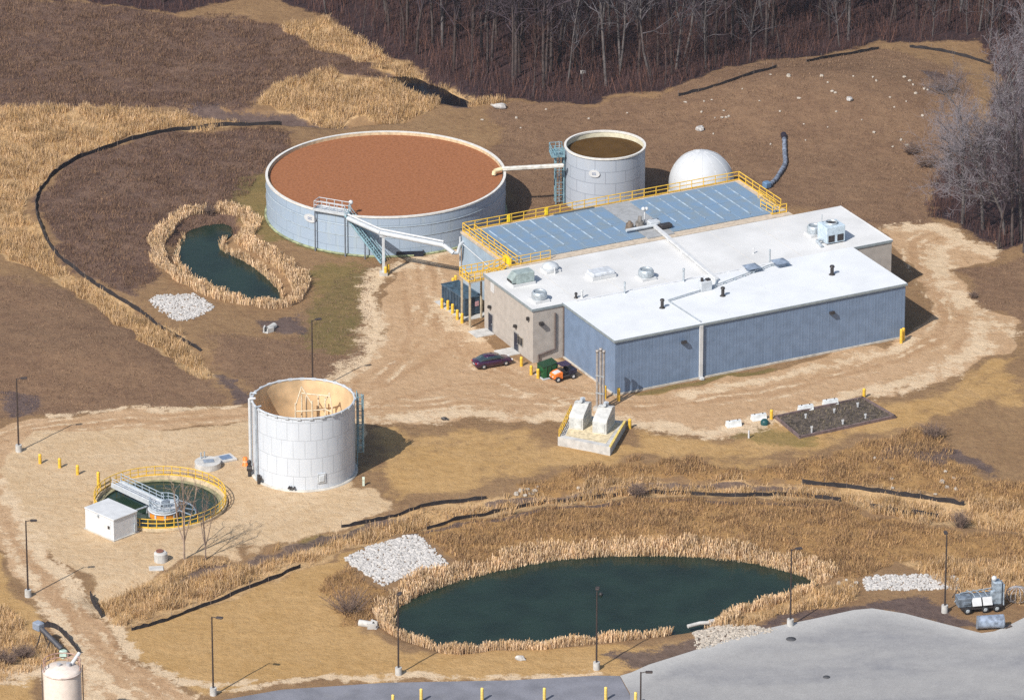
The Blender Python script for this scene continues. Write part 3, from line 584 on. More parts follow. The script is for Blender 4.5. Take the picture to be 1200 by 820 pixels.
mb = MB(); mb.box((ud, -.2, 3.4), (.42, .24, 6.9)); mb.box((ud, -.42, .2), (.42, .6, .25)); part("downspout", mb, WHT, bld, "white square downspout on the long blue wall")
for q, lab in (((806, 404), "dark wall lamp left of the downspout"), ((979, 369), "dark wall lamp on the right of the blue wall")):
    u_ = UVr(*q, 5.2)[0]; mb = MB(); mb.box((u_, -.25, 5.2), (.55, .5, .35), rx=R(-15)); part("wall_lamp", mb, DKM, bld, lab)
# pipes and vents fixed on the roof
def rz_(v): return BZ+.03 if v < DB else BZ-.12
def vent(px, py, hgt, r, m, lab, cap=True):
    u_, v_ = UVr(px, py); z0 = rz_(v_); mb = MB(); mb.cyl((u_, v_, z0), (u_, v_, z0+hgt), r, n=10); mb.cyl((u_, v_, z0), (u_, v_, z0+.12), r*1.9, r*1.3, 10)
    if cap: mb.cyl((u_, v_, z0+hgt), (u_, v_, z0+hgt+.18), r*1.5, r*1.1, 10)
    part("roof_vent", mb, m, bld, lab)
for a in ((732,344,1.3,.1,GALV,"thin grey vent pipe at the edge of the blue half"), (801,330,1.5,.12,GALV,"thin grey vent pipe right of the round fan"), (776,361,.95,.2,DKM,"short dark roof vent beside the conduit"), (847,347,.95,.2,DKM,"short dark roof vent right of the grey box"), (975,322,1.0,.22,DKM,"short dark roof vent near the far end"), (902,308,1.7,.09,GALV,"thin tall vent pipe between dark hoods"),
          (675,348,.5,.14,DKM,"low dark vent near the beige corner"), (682,348,.9,.12,WHT,"white vent pipe near the beige corner"), (650,320,.7,.08,WHT,"small white vent pipe near the domed fan"), (883,296,.6,.07,WHT,"small white pipe on the rear roof")): vent(*a)
for q, lab in (((881,318), "flat dark roof hood left of the thin pipe"), ((914,312), "flat dark roof hood right of the thin pipe")):
    u_, v_ = UVr(*q); mb = MB(); z0 = rz_(v_); mb.box((u_, v_, z0+.3), (1.0, 1.0, .6)); mb.add([(u_-.9, v_-.9, z0+.6), (u_+.9, v_-.9, z0+.6), (u_+.9, v_+.9, z0+.6), (u_-.9, v_+.9, z0+.6), (u_, v_, z0+1.0)], [(3, 2, 1, 0), (0, 1, 4), (1, 2, 4), (2, 3, 4), (3, 0, 4)]); part("roof_hood", mb, mat("slate_hood", (.20,.25,.33), .5), bld, lab)
mb = MB(); A_ = UVr(760, 262); B_ = UVr(840, 330); C_ = UVr(838, 337); D_ = UVr(783, 354); E_ = UVr(905, 312)
mb.box(((A_[0]+B_[0])/2, (A_[1]+B_[1])/2, BZ+.35), (math.dist(A_, B_), .42, .32), math.atan2(B_[1]-A_[1], B_[0]-A_[0]))
for t in (.1, .3, .5, .7, .9): mb.box((A_[0]+(B_[0]-A_[0])*t, A_[1]+(B_[1]-A_[1])*t, BZ+.05), (.2, .5, .3))
part("roof_duct", mb, WHT, bld, "long white duct running across the rear roof")
mb = MB(); mb.tube([(*B_, BZ+.25), (*C_, BZ+.25), (*D_, BZ+.25)], .09, 8); mb.tube([(*C_, BZ+.3), (*E_, BZ+.3)], .08, 8); mb.tube([(*D_, BZ+.25), (UVr(815,374)[0], .2, BZ+.2)], .06, 6)
for t in np.linspace(0, 1, 7): q = np.array(C_)*(1-t)+np.array(E_)*t; mb.box((q[0], q[1], BZ+.14), (.25, .25, .26))
part("roof_pipe", mb, GALV, bld)

# rooftop machines (each could be lifted off)
def rt(px, py, name, lab, group="machines on the flat roof"):
    u_, v_ = UVr(px, py); return thing(name, lab, name.replace("_", " "), fromUV(u_, v_, rz_(v_)), UA, group)
def fan(px, py, r, hh, lab, m=GALV):
    t = rt(px, py, "roof_fan", lab); mb = MB(); mb.box((0, 0, .15), (r*2.0, r*2.0, .3)); part("curb", mb, WHT, t)
    mb = MB(); mb.lathe([(r*.9, .3), (r, .45), (r, hh*.8), (r*.85, hh), (r*.7, hh), (r*.7, hh-.25)], 20); part("housing", mb, m, t)
    mb = MB(); mb.disc(r*.7, hh-.22, 20); part("grille", mb, mat("blue_grey_mesh", (.25,.29,.32), .6), t)  # grille disc in one plain blue grey
fan(632, 351, .95, 1.2, "round grey roof fan nearest the beige front corner")
fan(757, 325, .95, 1.2, "round grey roof fan in the middle of the rear roof")
fan(954, 274, .9, 1.25, "round pale roof fan beside the big blue grey cooling unit")
t = rt(645, 316, "domed_fan", "white domed roof fan at the back of the beige corner"); mb = MB(); mb.box((0, 0, .15), (1.9, 1.9, .3)); part("curb", mb, WHT, t)
mb = MB(); mb.lathe([(.95, .3), (1.05, .5), (.95, .75), (.6, 1.0), (.0, 1.12)], 20); part("dome", mb, PALEM, t)
t = rt(611, 331, "air_handler", "green grey box air handler near the left roof edge"); hn = mat("green_grey_casing", (.34,.41,.40), .5, .2, var=.15)
mb = MB(); mb.box((0, 0, .15), (3.0, 1.7, .3)); part("curb", mb, WHT, t)
mb = MB(); mb.box((.2, 0, .95), (2.4, 1.5, 1.3), bev=.06); part("casing", mb, hn, t)
mb = MB(); mb.extrude_y([(-1.0, .5), (-1.6, .5), (-1.6, .8), (-1.0, 1.55)], -.7, .7); part("intake_hood", mb, hn, t)
mb = MB(); mb.box((-1.62, 0, .66), (.04, 1.2, .26)); part("grille", mb, DKM, t)
t = rt(704, 323, "skylight", "low grey skylight box left of the middle roof fan"); mb = MB(); mb.box((0, 0, .2), (3.2, 2.0, .4)); part("curb", mb, WHT, t); mb = MB(); mb.box((0, 0, .6), (3.0, 1.8, .5), bev=.12); part("lid", mb, mat("milky_panel", (.55,.58,.62), .35), t)
t = rt(826, 340, "junction_cabinet", "small grey cabinet where the roof ducts meet"); mb = MB(); mb.box((0, 0, .6), (1.5, .9, 1.2), bev=.05); part("casing", mb, PALEM, t); mb = MB(); mb.box((.4, 0, 1.25), (.5, .5, .3)); mb.cyl((-.4, 0, 1.2), (-.4, 0, 1.6), .18); part("cap", mb, DKM, t)
t = rt(974, 281, "cooling_unit", "large pale blue cooling unit with dark square inlets at the roof end"); cu = mat("pale_blue_casing", (.50,.60,.68), .45, .1, var=.1)
mb = MB(); mb.box((0, 0, 1.2), (2.6, 2.3, 2.1), bev=.06); part("casing", mb, cu, t)
for s in (-.62, .62): mb = MB(); mb.box((s, -1.16, .75), (.85, .06, .85)); part("inlet", mb, DKM, t)
mb = MB(); mb.lathe([(.75, 2.25), (.75, 2.5), (.65, 2.5), (.65, 2.3)], 18); part("fan_ring", mb, GALV, t); mb = MB(); mb.disc(.66, 2.32, 18); part("fan_grille", mb, DKM, t)
mb = MB(); mb.tube([(-1.3, -.3, .5), (-2.2, -.3, .5), (-2.2, -1.6, .2)], .18); mb.cyl((-.9, .8, 2.2), (-.9, .8, 3.3), .05); part("pipework", mb, GALV, t)
mb = MB(); [mb.box((a, b, .08), (.3, .3, .17)) for a in (-1, 1) for b in (-.9, .9)]; part("feet", mb, WOOD, t)

# ------------------------------------------------------------------ covered basin behind the building
TZ = 6.95
bl_ = toUV(P(541, 271, TZ)); br_ = toUV(P(867, 210, TZ)); CU0, CU1, CV0, CV1 = bl_[0], br_[0]-.1, V2+.25, (bl_[1]+br_[1])/2
bas = thing("covered_basin", "long basin building topped with blue covers and yellow railings", "basin", fromUV(0, 0), UA)
mb = MB(); mb.prism([(CU0, CV0), (CU1, CV0), (CU1, CV1), (CU0, CV1)], -.5, TZ-.3); part("wall", mb, mat("blue_grey_basin_wall", (.30,.38,.46), .7, var=.08, scale=.6), bas)
mb = MB(); mb.box(((CU0+CU1)/2, (CV0+CV1)/2, TZ-.17), (CU1-CU0+.25, CV1-CV0+.2, .26)); part("deck_edge", mb, mat("tan_concrete_cap", (.50,.42,.33), .85, var=.12), bas)
cov = mat("blue_basin_cover", (.15,.235,.345), .6, var=.13, scale=.8, bump=.01, bscale=4, col2=(.19,.245,.29)); strip = mat("pale_joint", (.36,.45,.54), .6, var=.3, scale=1.2)
gu0, gu1 = toUV(P(703, 241, TZ))[0], toUV(P(736, 236, TZ))[0]
for a, b in ((CU0+.9, gu0), (gu1, CU1-.9)):
    n = max(1, round((b-a)/1.95)); st = (b-a)/n; rows = ((CV0+1.3, (CV0+CV1)/2+.2), ((CV0+CV1)/2+.3, CV1-.7)); mb = MB(); ms = MB()
    for i in range(n):
        for r0, r1 in rows: mb.box((a+st*(i+.5), (r0+r1)/2, TZ+.03), (st-.06, r1-r0, .16+.03*(i % 2)), bev=.04)
        if i: 
            e0, e1 = RNG.uniform(0, 3.0), RNG.uniform(0, 1.2)
            ms.box((a+st*i, (rows[0][0]+e0+rows[1][1]-e1)/2, TZ+.145), (.13, rows[1][1]-e1-rows[0][0]-e0, .06))
    part("cover", mb, cov, bas, "row of blue basin covers"); part("joint_strip", ms, strip, bas)
mb = MB(); mb.box(((gu0+gu1)/2, (CV0+CV1)/2+.1, TZ+.03), (gu1-gu0-.1, CV1-CV0-1.2, .14)); part("walkway", mb, mat("stained_walkway", (.31,.32,.33), .9, var=.1, scale=1.6), bas, "grey concrete walkway between the blue covers")
mb = MB(); g = (gu0+gu1)/2; mb.box((CU0+15.2, CV1-.55, TZ+.14), (5.6, .3, .1)); part("dark_grating", mb, mat("dark_grating", (.10,.11,.12)), bas)
mb = MB(); e = .12
railing(mb, [(CU0+e, CV0+.6, TZ), (CU0+e, CV1-e, TZ), (CU1-e, CV1-e, TZ), (CU1-e, CV0+2.5, TZ)], 1.1, 1.7, .06); rl = part("railing", mb, YEL, bas, "yellow railing round the basin roof")
mb = MB(); railing(mb, [(CU0+1.1, CV0+.5, TZ), (CU0+1.1, CV0+3.0, TZ), (CU0+1.1, CV1-1.3, TZ)], 1.1, 1.7, .055); part("railing", mb, YEL, bas); mb = MB(); railing(mb, [(CU0+.2, CV0+.35, TZ), (CU0+5.5, CV0+.35, TZ)], 1.1, 1.2, .05); part("railing", mb, YEL, bas); mb = MB(); railing(mb, [(CU1-2.4, CV0+3.5, TZ), (CU1-2.2, CV0+.9, TZ), (CU1-.2, CV0+.9, TZ)], 1.1, 1.2, .06); part("railing", mb, YEL, bas); mb = MB(); railing(mb, [(CU1-1.1, CV0+2.0, TZ), (CU1-1.1, CV0+6.5, TZ)], 1.1, 1.5, .05); part("railing", mb, YEL, bas)
mb = MB(); ybx = mat("bright_yellow_box", (.85,.62,.02), .5)
for c_, d_ in [((toUV(P(597, 262, TZ))[0], CV1-.15, TZ+.6), (.35, .25, .9)), ((toUV(P(640, 253, TZ))[0], CV1-.15, TZ+.6), (.35, .25, .9)), ((CU0+.1, CV0+1.2, TZ+.5), (.3, 1.5, .8))]: mb = MB(); mb.box(c_, d_); part("sign_box", mb, ybx, bas)
# landing with stair at the left end
LU0, LU1 = CU0-5.6, CU0-.06; LV0, LV1, LZ = CV0+.15, CV0+2.6, 5.9
mb = MB(); mb.box(((LU0+LU1)/2, (LV0+LV1)/2, LZ), (LU1-LU0, LV1-LV0, .22)); [mb.box((a, b, LZ/2-.06), (.2, .2, LZ-.1)) for a in (LU0+.2, LU0+2.8) for b in (LV0+.15, LV1-.15)]; part("landing", mb, mat("tan_steel", (.50,.42,.30), .6), bas, "raised landing over the dark container")
mb = MB(); railing(mb, [(LU1, LV0, LZ+.1), (LU0, LV0, LZ+.1), (LU0, LV1, LZ+.1), (LU1, LV1, LZ+.1)], 1.1, .8, .06); part("railing", mb, YEL, bas, "yellow railing round the landing"); mb = MB(); railing(mb, [(LU1-3.2, LV0+1.0, LZ+.1), (LU1-.2, LV0+1.0, TZ)], 1.0, .8, .05); part("railing", mb, YEL, bas)
mb = MB(); [mb.box((LU1-1.2+.3*i, (LV0+LV1)/2, LZ+.15+.19*i), (.32, 1.1, .06)) for i in range(5)]; part("stair", mb, YEL, bas)
mb = MB(); mb.tube([(CU0-.25, CV1-.1, 6.3), (CU0-.25, CV1-.1, 2.0)], .12); mb.tube([(CU0-.22, CV1-.3, 5.6), (CU0-.22, CV0+4.0, 5.0)], .07); part("wall_pipe", mb, PALEM, bas)
# equipment on the walkway
t = thing("mixer_drive", "cluster of brown and grey drive machinery on the basin walkway", "mixer drive", fromUV(*toUV(P(748, 268, TZ)), TZ+.1), UA)
mb = MB(); mb.cyl((-1.2, 0, 0), (-1.2, 0, .8), .55, .45, 14); mb.cyl((-1.2, 0, .8), (-1.2, 0, 1.1), .3, .2, 12); part("gearbox", mb, mat("rust_brown_casting", (.20,.15,.11), .7, var=.3), t)
mb = MB(); mb.cyl((.3, .2, .0), (.3, .2, .7), .6, .5, 14); mb.cyl((.3, .2, .7), (.3, .2, 1.4), .28, .22, 12); part("gearbox", mb, mat("grey_brown_casting", (.26,.24,.22), .7, var=.3), t)
mb = MB(); mb.cyl((1.2, .6, 0), (1.2, .6, 2.0), .1); mb.sphere((1.0, .6, 2.1), .26, 10, 6); mb.sphere((1.45, .6, 2.05), .24, 10, 6); part("lamp_cluster", mb, WHT, t)
mb = MB(); mb.tube([(-2.2, -1.0, .4), (1.8, -1.0, .4), (2.6, -.6, .4)], .2); mb.box((1.9, -.4, .4), (1.4, 1.0, .7), bev=.06); part("pipework", mb, PALEM, t)
mb = MB(); mb.box((2.9, -1.6, .35), (1.6, .9, .5), bev=.1); part("motor", mb, DKM, t)

# ------------------------------------------------------------------ the round tanks
def emblem(parent, r, ang, z, wd=.75, hgt=.5):
    c = Vector((math.cos(ang), math.sin(ang), 0)); tdir = Vector((-math.sin(ang), math.cos(ang), 0)); o = c*(r+.05); mb = MB(); n = 24
    def pt(a, b, dd): q = o+tdir*a+c*dd; return (q.x, q.y, z+b)
    for i in range(n): 
        pass
    ring_ = [pt(wd*math.cos(2*PI*i/n), hgt*math.sin(2*PI*i/n), 0) for i in range(n)]; ring2 = [pt(wd*math.cos(2*PI*i/n), hgt*math.sin(2*PI*i/n), .08) for i in range(n)]
    mb.add(ring_+ring2, [tuple(range(n, 2*n))]+[(i, (i+1) % n, n+(i+1) % n, n+i) for i in range(n)]); e = part("emblem", mb, WHT, parent, "white oval plate with a small blue mark")
    m2 = MB()
    for k in (-1, 0, 1):                      # three short strokes as on the photographed plate
        x0 = k*wd*.24; w_, h_ = wd*.09, hgt*.3
        for (a, b, ww, hh) in ((x0, h_*.8, w_, h_*.22), (x0-w_*.8, h_*.3*k, w_*.35, h_*.9), (x0, -h_*.7, w_, h_*.22)):
            m2.add([pt(a-ww, b-hh, .1), pt(a+ww, b-hh, .1), pt(a+ww, b+hh, .1), pt(a-ww, b+hh, .1)], [(0, 1, 2, 3)])
    part("mark", m2, mat("blue_print", (.10,.16,.30), .5), e)
def rim(parent, r, z, w_, hh, n, m, label=None): mb = MB(); mb.lathe([(r+w_, z-hh), (r+w_, z), (r-w_, z), (r-w_, z-hh)], n, smooth=False); return part("rim", mb, m, parent, label)
tankp = panel_mat("pale_blue_tank_panels", (.32,.40,.50), (.21,.27,.34), 2.7, 1.55, .03, .5, .5, .035, (.38,.44,.46))
BC = P(452, 203.5, 5.3); BR = 15.05
big = thing("storage_tank", "very wide round tank brimming with rust brown liquid", "tank", (BC[0], BC[1], 0))
cyl_wall("wall", BR, -.5, 5.3, 96, tankp, big)
mb = MB(); mb.lathe([(BR-.35, 3.9), (BR-.35, 5.3)], 96); part("inner_wall", mb, mat("inner_concrete_tan", (.60,.47,.30), .8, var=.15), big)
rim(big, BR-.08, 5.36, .16, .2, 96, mat("rim_coating", (.66,.64,.60), .6, var=.08))
mb = MB(); mb.disc(BR-.34, 4.95, 96); lq = mat("rust_brown_foam", (.30,.122,.055), .85, var=.1, scale=3.0, bump=.03, bscale=6, spec=.15, col2=(.225,.088,.038)); part("liquid", mb, lq, big)
mb = MB()
for z in (2.55, 3.95): mb.lathe([(BR+.01, z-.05), (BR+.07, z), (BR+.01, z+.05)], 96)
part("hoop", mb, mat("grey_hoop", (.36,.42,.47), .5), big)
mb = MB(); mb.lathe([(BR+.02, .0), (BR+.25, .0), (BR+.25, .25), (BR+.02, .25)], 96); part("footing", mb, mat("mossy_footing", (.28,.31,.18), .9, var=.3), big)
def tang(px, py, z, c): q = P(px, py, z); return math.atan2(q[1]-c[1], q[0]-c[0])
emblem(big, BR, tang(368, 252, 4.2, BC), 4.0, .95, .55)
# stair and platform on the big tank
st = thing("tank_stair", "blue grey steel stair with platform against the wide brown tank", "stair", (BC[0], BC[1], 0))
p0 = np.array(P(374, 240, 5.7)[:2])-BC[:2]; p1 = np.array(P(410, 247, 5.6)[:2])-BC[:2]; p2 = np.array(PG(449, 308)[:2])-BC[:2]
a_ = math.atan2(p1[1]-p0[1], p1[0]-p0[0]); nn = np.array([math.sin(a_), -math.cos(a_)])
mc = (p0+p1)/2+nn*.7
mb = MB(); mb.box((mc[0], mc[1], 5.5), (math.dist(p0, p1)+.4, 1.5, .18), a_); part("platform", mb, PALEM, st)
mb = MB(); q0, q1 = p0+nn*1.4, p1+nn*1.4; railing(mb, [(*p0, 5.6), (*q0, 5.6), (*q1, 5.6)], 1.1, 1.2, .05); railing(mb, [(*p0, 5.6), (*p1, 5.6)], 1.1, 1.2, .05); part("railing", mb, PALEM, st)
mb = MB(); s0, s1 = np.array([*(p1+nn*.9), 5.5]), np.array([*p2, .1]); dv = (s1-s0)[:2]/np.linalg.norm((s1-s0)[:2]); pn = np.array([dv[1], -dv[0]])
for s_ in (-.5, .5): mb.cyl((*(s0[:2]+pn*s_), s0[2]), (*(s1[:2]+pn*s_), s1[2]), .14, n=6); 
for i in range(22): q = s0+(s1-s0)*(i+.5)/22; mb.box((q[0], q[1], q[2]+.05), (.28, 1.0, .05), math.atan2(dv[1], dv[0]))
part("stair_flight", mb, TEALM, st)
mb = MB()
for s_ in (-.5, .5): railing(mb, [(*(s0[:2]+pn*s_), s0[2]), (*(s1[:2]+pn*s_), s1[2])], 1.05, 1.4, .05, toe=False)
part("stair_rail", mb, TEALM, st)
mb = MB()
for q in (q0*.99, q1, (s0[:2]+s1[:2])/2): mb.cyl((q[0], q[1], -.2), (q[0], q[1], 5.4 if q is not None and math.dist(q, (s0[:2]+s1[:2])/2) > .1 else 2.7), .09, n=6)
part("post", mb, mat("dark_post", (.16,.18,.22)), st)
mb = MB(); pp = p0*1.012+nn*.1; ptm = (p0*.35+p1*.65); mb.tube([(*(p0*.4+p1*.6+nn*.35), 4.6), (*(p0*.4+p1*.6+nn*.35), 3.2), (*(p0*.7+p1*.3+nn*.35), 2.0), (*(p0*.7+p1*.3+nn*.35), -.1)], .1); part("drain_pipe", mb, mat("dark_pipe", (.10,.11,.13)), st)
mb = MB(); mb.sphere((*(p1-nn*.3), 6.6), .3, 10, 6); mb.cyl((*(p1-nn*.3), 5.5), (*(p1-nn*.3), 6.4), .06); part("lamp", mb, WHT, st)

SCN = P(709, 169.8, 7.5); SR = 5.08
sm = thing("digester_tank", "tall round pale tank holding dark brown liquid beside the dome", "tank", (SCN[0], SCN[1], 0))
tank2 = panel_mat("pale_grey_tank_panels", (.37,.41,.47), (.25,.28,.33), 2.66, 1.55, .03, .5, .5, .05, (.44,.46,.48))
cyl_wall("wall", SR, -.5, 7.5, 64, tank2, sm)
mb = MB(); mb.lathe([(SR-.12, 5.5), (SR-.12, 7.5)], 64); part("inner_wall", mb, mat("cream_tank_lining", (.62,.58,.44), .7, var=.1), sm)
rim(sm, SR-.04, 7.55, .14, .2, 64, mat("rim_coating", (.66,.64,.60)))
mb = MB(); mb.disc(SR-.11, 6.7, 64); part("liquid", mb, mat("dark_brown_liquor", (.085,.045,.012), .75, var=.15, scale=.5, bump=.01, bscale=4, spec=.1), sm)
ea = tang(697.5, 201.5, 5.6, SCN); emblem(sm, SR, ea, 5.5, .72, .5)
lt = thing("ladder_tower", "blue grey caged ladder tower on the left of the digester tank", "ladder", (SCN[0], SCN[1], 0))
la = tang(667, 185, 6, SCN); lc = Vector((math.cos(la), math.sin(la), 0)); ltn = Vector((-math.sin(la), math.cos(la), 0)); LQ = lc*(SR+.75)
mb = MB()
for a in (-.55, .55):
    for b in (-.5, .5): q = LQ+ltn*a+lc*b; mb.cyl((q.x, q.y, 0), (q.x, q.y, 7.4), .08, n=6)
for k in range(9):
    z = .4+k*.85
    for s in (-.55, .55): q = LQ+ltn*s; mb.box((q.x, q.y, z), (.06, 1.0, .06), la-PI/2)
    for s in (-.5, .5): q = LQ+lc*s; mb.box((q.x, q.y, z), (1.1, .06, .06), la+PI/2)
part("frame", mb, TEALM, lt)
mb = MB(); [mb.box((LQ.x, LQ.y, .3+.3*k), (.45, .05, .05), la+PI/2) for k in range(24)]; [mb.cyl((*(LQ+ltn*s).xy, .1), (*(LQ+ltn*s).xy, 8.3), .04, n=6) for s in (-.23, .23)]; part("ladder", mb, GALV, lt)
mb = MB(); q = LQ+lc*.3; mb.box((q.x, q.y, 6.6), (2.2, 1.7, .14), la+PI/2); part("platform", mb, TEALM, lt)
mb = MB(); k4 = [LQ+lc*(-.5)+ltn*1.1, LQ+lc*1.1+ltn*1.1, LQ+lc*1.1-ltn*1.1, LQ-lc*.5-ltn*1.1]; railing(mb, [(q.x, q.y, 6.67) for q in k4], 1.1, 1.0, .05); part("railing", mb, TEALM, lt)
mb = MB(); mb.box((*(LQ-lc*.62).xy, 3.3), (1.0, .12, 6.4), la+PI/2); part("back_panel", mb, mat("blue_back_panel", (.30,.41,.48), .5), lt)
# elevated pipes
pe = thing("elevated_pipe", "straight white pipe bridging the two round tanks", "pipe", (0, 0, 0))
q0, q1 = P(588, 198, 5.7), P(661, 194, 5.7)
mb = MB(); mb.box(((q0[0]+q1[0])/2, (q0[1]+q1[1])/2, 5.7), (math.dist(q0[:2], q1[:2]), .5, .5), math.atan2(q1[1]-q0[1], q1[0]-q0[0]), bev=.12); part("pipe", mb, mat("cream_pipe", (.68,.66,.60), .5), pe)
mb = MB(); mb.tube([tuple(q0), (q0[0]-.9, q0[1]-.5, 5.6), (q0[0]-1.0, q0[1]-.6, 5.1)], .28, 10); part("outlet", mb, mat("cream_elbow", (.70,.60,.38), .6), pe)
px_ = thing("pipe_bridge", "long white overhead pipe from the brown tank to the basin on one post", "pipe", (0, 0, 0))
pts = [P(408, 256, 5.3), P(446, 273, 5.5), P(520, 287.5, 5.3), P(531.5, 296.5, 4.6)]; pts.append(np.array([pts[-1][0]+.5, pts[-1][1]+.2, 4.5])); pts.append(np.array([pts[-1][0]+.3, pts[-1][1]+.1, 5.6])); e_ = fromUV(CU0+.1, CV1-.4, 5.7); pts.append(np.array(e_))
mb = MB(); mb.tube([tuple(p) for p in pts[:4]], .3, 10); mb.tube([tuple(p) for p in pts[3:]], .2, 10); part("pipe", mb, PALEM, px_)
mb = MB(); mb.tube([tuple(p+np.array([0, .25, .42])) for p in pts[:3]], .12, 8); part("conduit", mb, WHT, px_)
cb = S(449.5, 322); mb = MB(); mb.box((cb[0], cb[1], 2.6), (.34, .34, 5.4)); mb.box((cb[0], cb[1], 5.15), (.9, .5, .2)); part("post", mb, PALEM, px_); mb = MB(); mb.box((cb[0], cb[1], .15), (1.0, 1.0, .5)); part("footing", mb, CONC, px_)
# dome
DC = P(822, 213, 1.6); dm = thing("gas_dome", "smooth white gas holder dome behind the blue basin covers", "dome", (DC[0], DC[1], 0))
mb = MB(); prof = [(4.12*math.cos(t), 1.6+4.12*math.sin(t)) for t in np.linspace(R(-18), R(89.9), 22)]; mb.lathe(prof, 56); part("dome", mb, mat("white_dome_fabric", (.53,.55,.57), .4, var=.03, scale=.8), dm)
mb = MB(); mb.lathe([(4.35, -.4), (4.35, .35), (3.9, .45)], 56); part("base_ring", mb, CONC, dm)
mb = MB()
for a in np.linspace(0, 2*PI, 12, endpoint=False):
    mb.tube([(4.135*math.cos(t)*math.cos(a), 4.135*math.cos(t)*math.sin(a), 1.6+4.135*math.sin(t)) for t in np.linspace(R(-15), R(85), 14)], .018, 4, False)
part("dome_seam", mb, mat("dome_seam", (.66,.67,.68)), dm)
# white round tank
wp = panel_mat("white_tank_panels", (.55,.59,.645), (.40,.43,.47), 1.36, 2.2, .018, .4, .5, .04, (.66,.70,.74))
WC = P(355.5, 467.5, 8.9); WR = 5.85
wt = thing("white_tank", "tall white panelled round tank, open and nearly empty", "tank", (WC[0], WC[1], 0))
cyl_wall("wall", WR, -.4, 8.9, 54, wp, wt, facets=False)
mb = MB(); mb.lathe([(WR-.1, .2), (WR-.1, 8.9)], 54); part("inner_wall", mb, mat("tan_tank_lining", (.70,.50,.29), .8, var=.15, scale=.5), wt)
mb = MB(); mb.disc(WR-.1, .6, 54); part("tank_floor", mb, mat("tan_sediment", (.55,.38,.22), .9, var=.2), wt)
mb = MB(); n = 27
for i in range(n):
    a0, a1 = 2*PI*i/n, 2*PI*(i+1)/n; am = (a0+a1)/2; mb.cyl((WR*math.cos(a0), WR*math.sin(a0), 8.95), (WR*math.cos(a1), WR*math.sin(a1), 8.95), .13, n=6)
    mb.box((WR*1.003*math.cos(a0), WR*1.003*math.sin(a0), 8.93), (.3, .45, .22), a0)
part("rim", mb, PALEM, wt)
mb = MB(); mb.lathe([(WR+.02, -.3), (WR+.3, -.3), (WR+.3, .15), (WR+.02, .2)], 54); part("footing", mb, CONC, wt)
mb = MB()
for x_, y_, hh in ((-.3, 2.9, 8.2), (.9, 2.5, 7.6), (-1.0, 2.3, 7.4), (2.4, 2.9, 7.8), (3.2, 2.1, 7.0), (.2, 3.9, 7.6), (1.6, 3.5, 7.9)): mb.cyl((x_, y_, .6), (x_, y_, hh), .1, n=8)
for z in (2.5, 4.5, 6.4): mb.tube([(-1.0, 2.3, z), (.9, 2.5, z), (2.4, 2.9, z), (3.2, 2.1, z)], .08, 6)
for a, b in (((-1.0, 2.3, 7.0), (-.3, 2.9, 9.2)), ((.9, 2.5, 7.2), (-.3, 2.9, 9.2)), ((2.4, 2.9, 7.4), (2.9, 2.5, 8.6)), ((3.2, 2.1, 6.6), (2.9, 2.5, 8.6)), ((-.3, 2.9, 8.4), (2.9, 2.5, 8.2))): mb.cyl(a, b, .07, n=6)
part("inner_pipework", mb, mat("cream_pipework", (.72,.62,.46), .6), wt, "cream pipe frame standing inside the tank")
for px, py0, lab in ((295.5, 470, "outer white riser pipe"), (299.5, 472, "middle grey riser pipe"), (306, 487, "inner grey riser pipe")):
    a = tang(px, py0, 8, WC) if px > 297 else PI*1.03; mb = MB(); q = Vector((math.cos(a), math.sin(a), 0)); q1_ = q*(WR+.3); mb.tube([tuple(q*(WR-.4)+Vector((0, 0, 9.2))), tuple(q1_+Vector((0, 0, 9.2))), tuple(q1_+Vector((0, 0, .2)))], .16 if px < 297 else .11, 8); part("riser_pipe", mb, WHT if px < 297 else mat("slate_pipe", (.40,.45,.50)), wt, lab)
mb = MB(); q = Vector((math.cos(PI*1.08), math.sin(PI*1.08), 0))*(WR+.55); mb.cyl((q.x, q.y, 0), (q.x, q.y, 1.6), .2); mb.cyl((q.x-.3, q.y, 1.0), (q.x+.3, q.y, 1.0), .32); mb.sphere((q.x, q.y, 1.8), .26, 10, 6); part("valve", mb, DKM, wt); mb = MB(); q = Vector((math.cos(PI*1.2), math.sin(PI*1.2), 0))*(WR+.4); mb.cyl((q.x, q.y, 0), (q.x, q.y, 1.1), .2); mb.cyl((q.x, q.y, .8), (q.x+.2, q.y-.5, .8), .2); part("valve", mb, DKM, wt)
mb = MB(); a = tang(381, 560, 2.0, WC); q = Vector((math.cos(a), math.sin(a), 0)); mb.box((*(q*(WR+.05)).xy, 1.5), (.14, 1.0, 1.2), a, bev=.05); hw = part("manway", mb, PALEM, wt, "square access hatch low on the wall"); mb = MB(); mb.lathe([(.45, 0), (.3, 0)], 14); 
m2 = MB(); m2.box((*(q*(WR+.15)).xy, 1.5), (.1, .6, .75), a, bev=.04); part("hatch_plate", m2, mat("light_grey_plate", (.58,.62,.66)), hw)
mb = MB()
for da in (-.08, -.04, .02): q = Vector((math.cos(a-.55+da), math.sin(a-.55+da), 0)); mb.cyl(tuple(q*(WR-.1)+Vector((0, 0, .5))), tuple(q*(WR+.45)+Vector((0, 0, .5))), .12)
part("pipe_stub", mb, DKM, wt)
la = tang(417, 500, 4, WC) if False else R(6); lcg = thing("caged_ladder", "teal grey caged ladder on the right side of the white tank", "ladder", (WC[0], WC[1], 0))
c = Vector((math.cos(la), math.sin(la), 0)); tn = Vector((-math.sin(la), math.cos(la), 0)); mb = MB()
for s in (-.25, .25): q = c*(WR+.25)+tn*s; mb.cyl((q.x, q.y, .4), (q.x, q.y, 9.6), .05, n=6)
for k in range(30): q = c*(WR+.25); mb.box((q.x, q.y, .5+.3*k), (.05, .5, .05), la)
part("ladder", mb, TEALM, lcg)
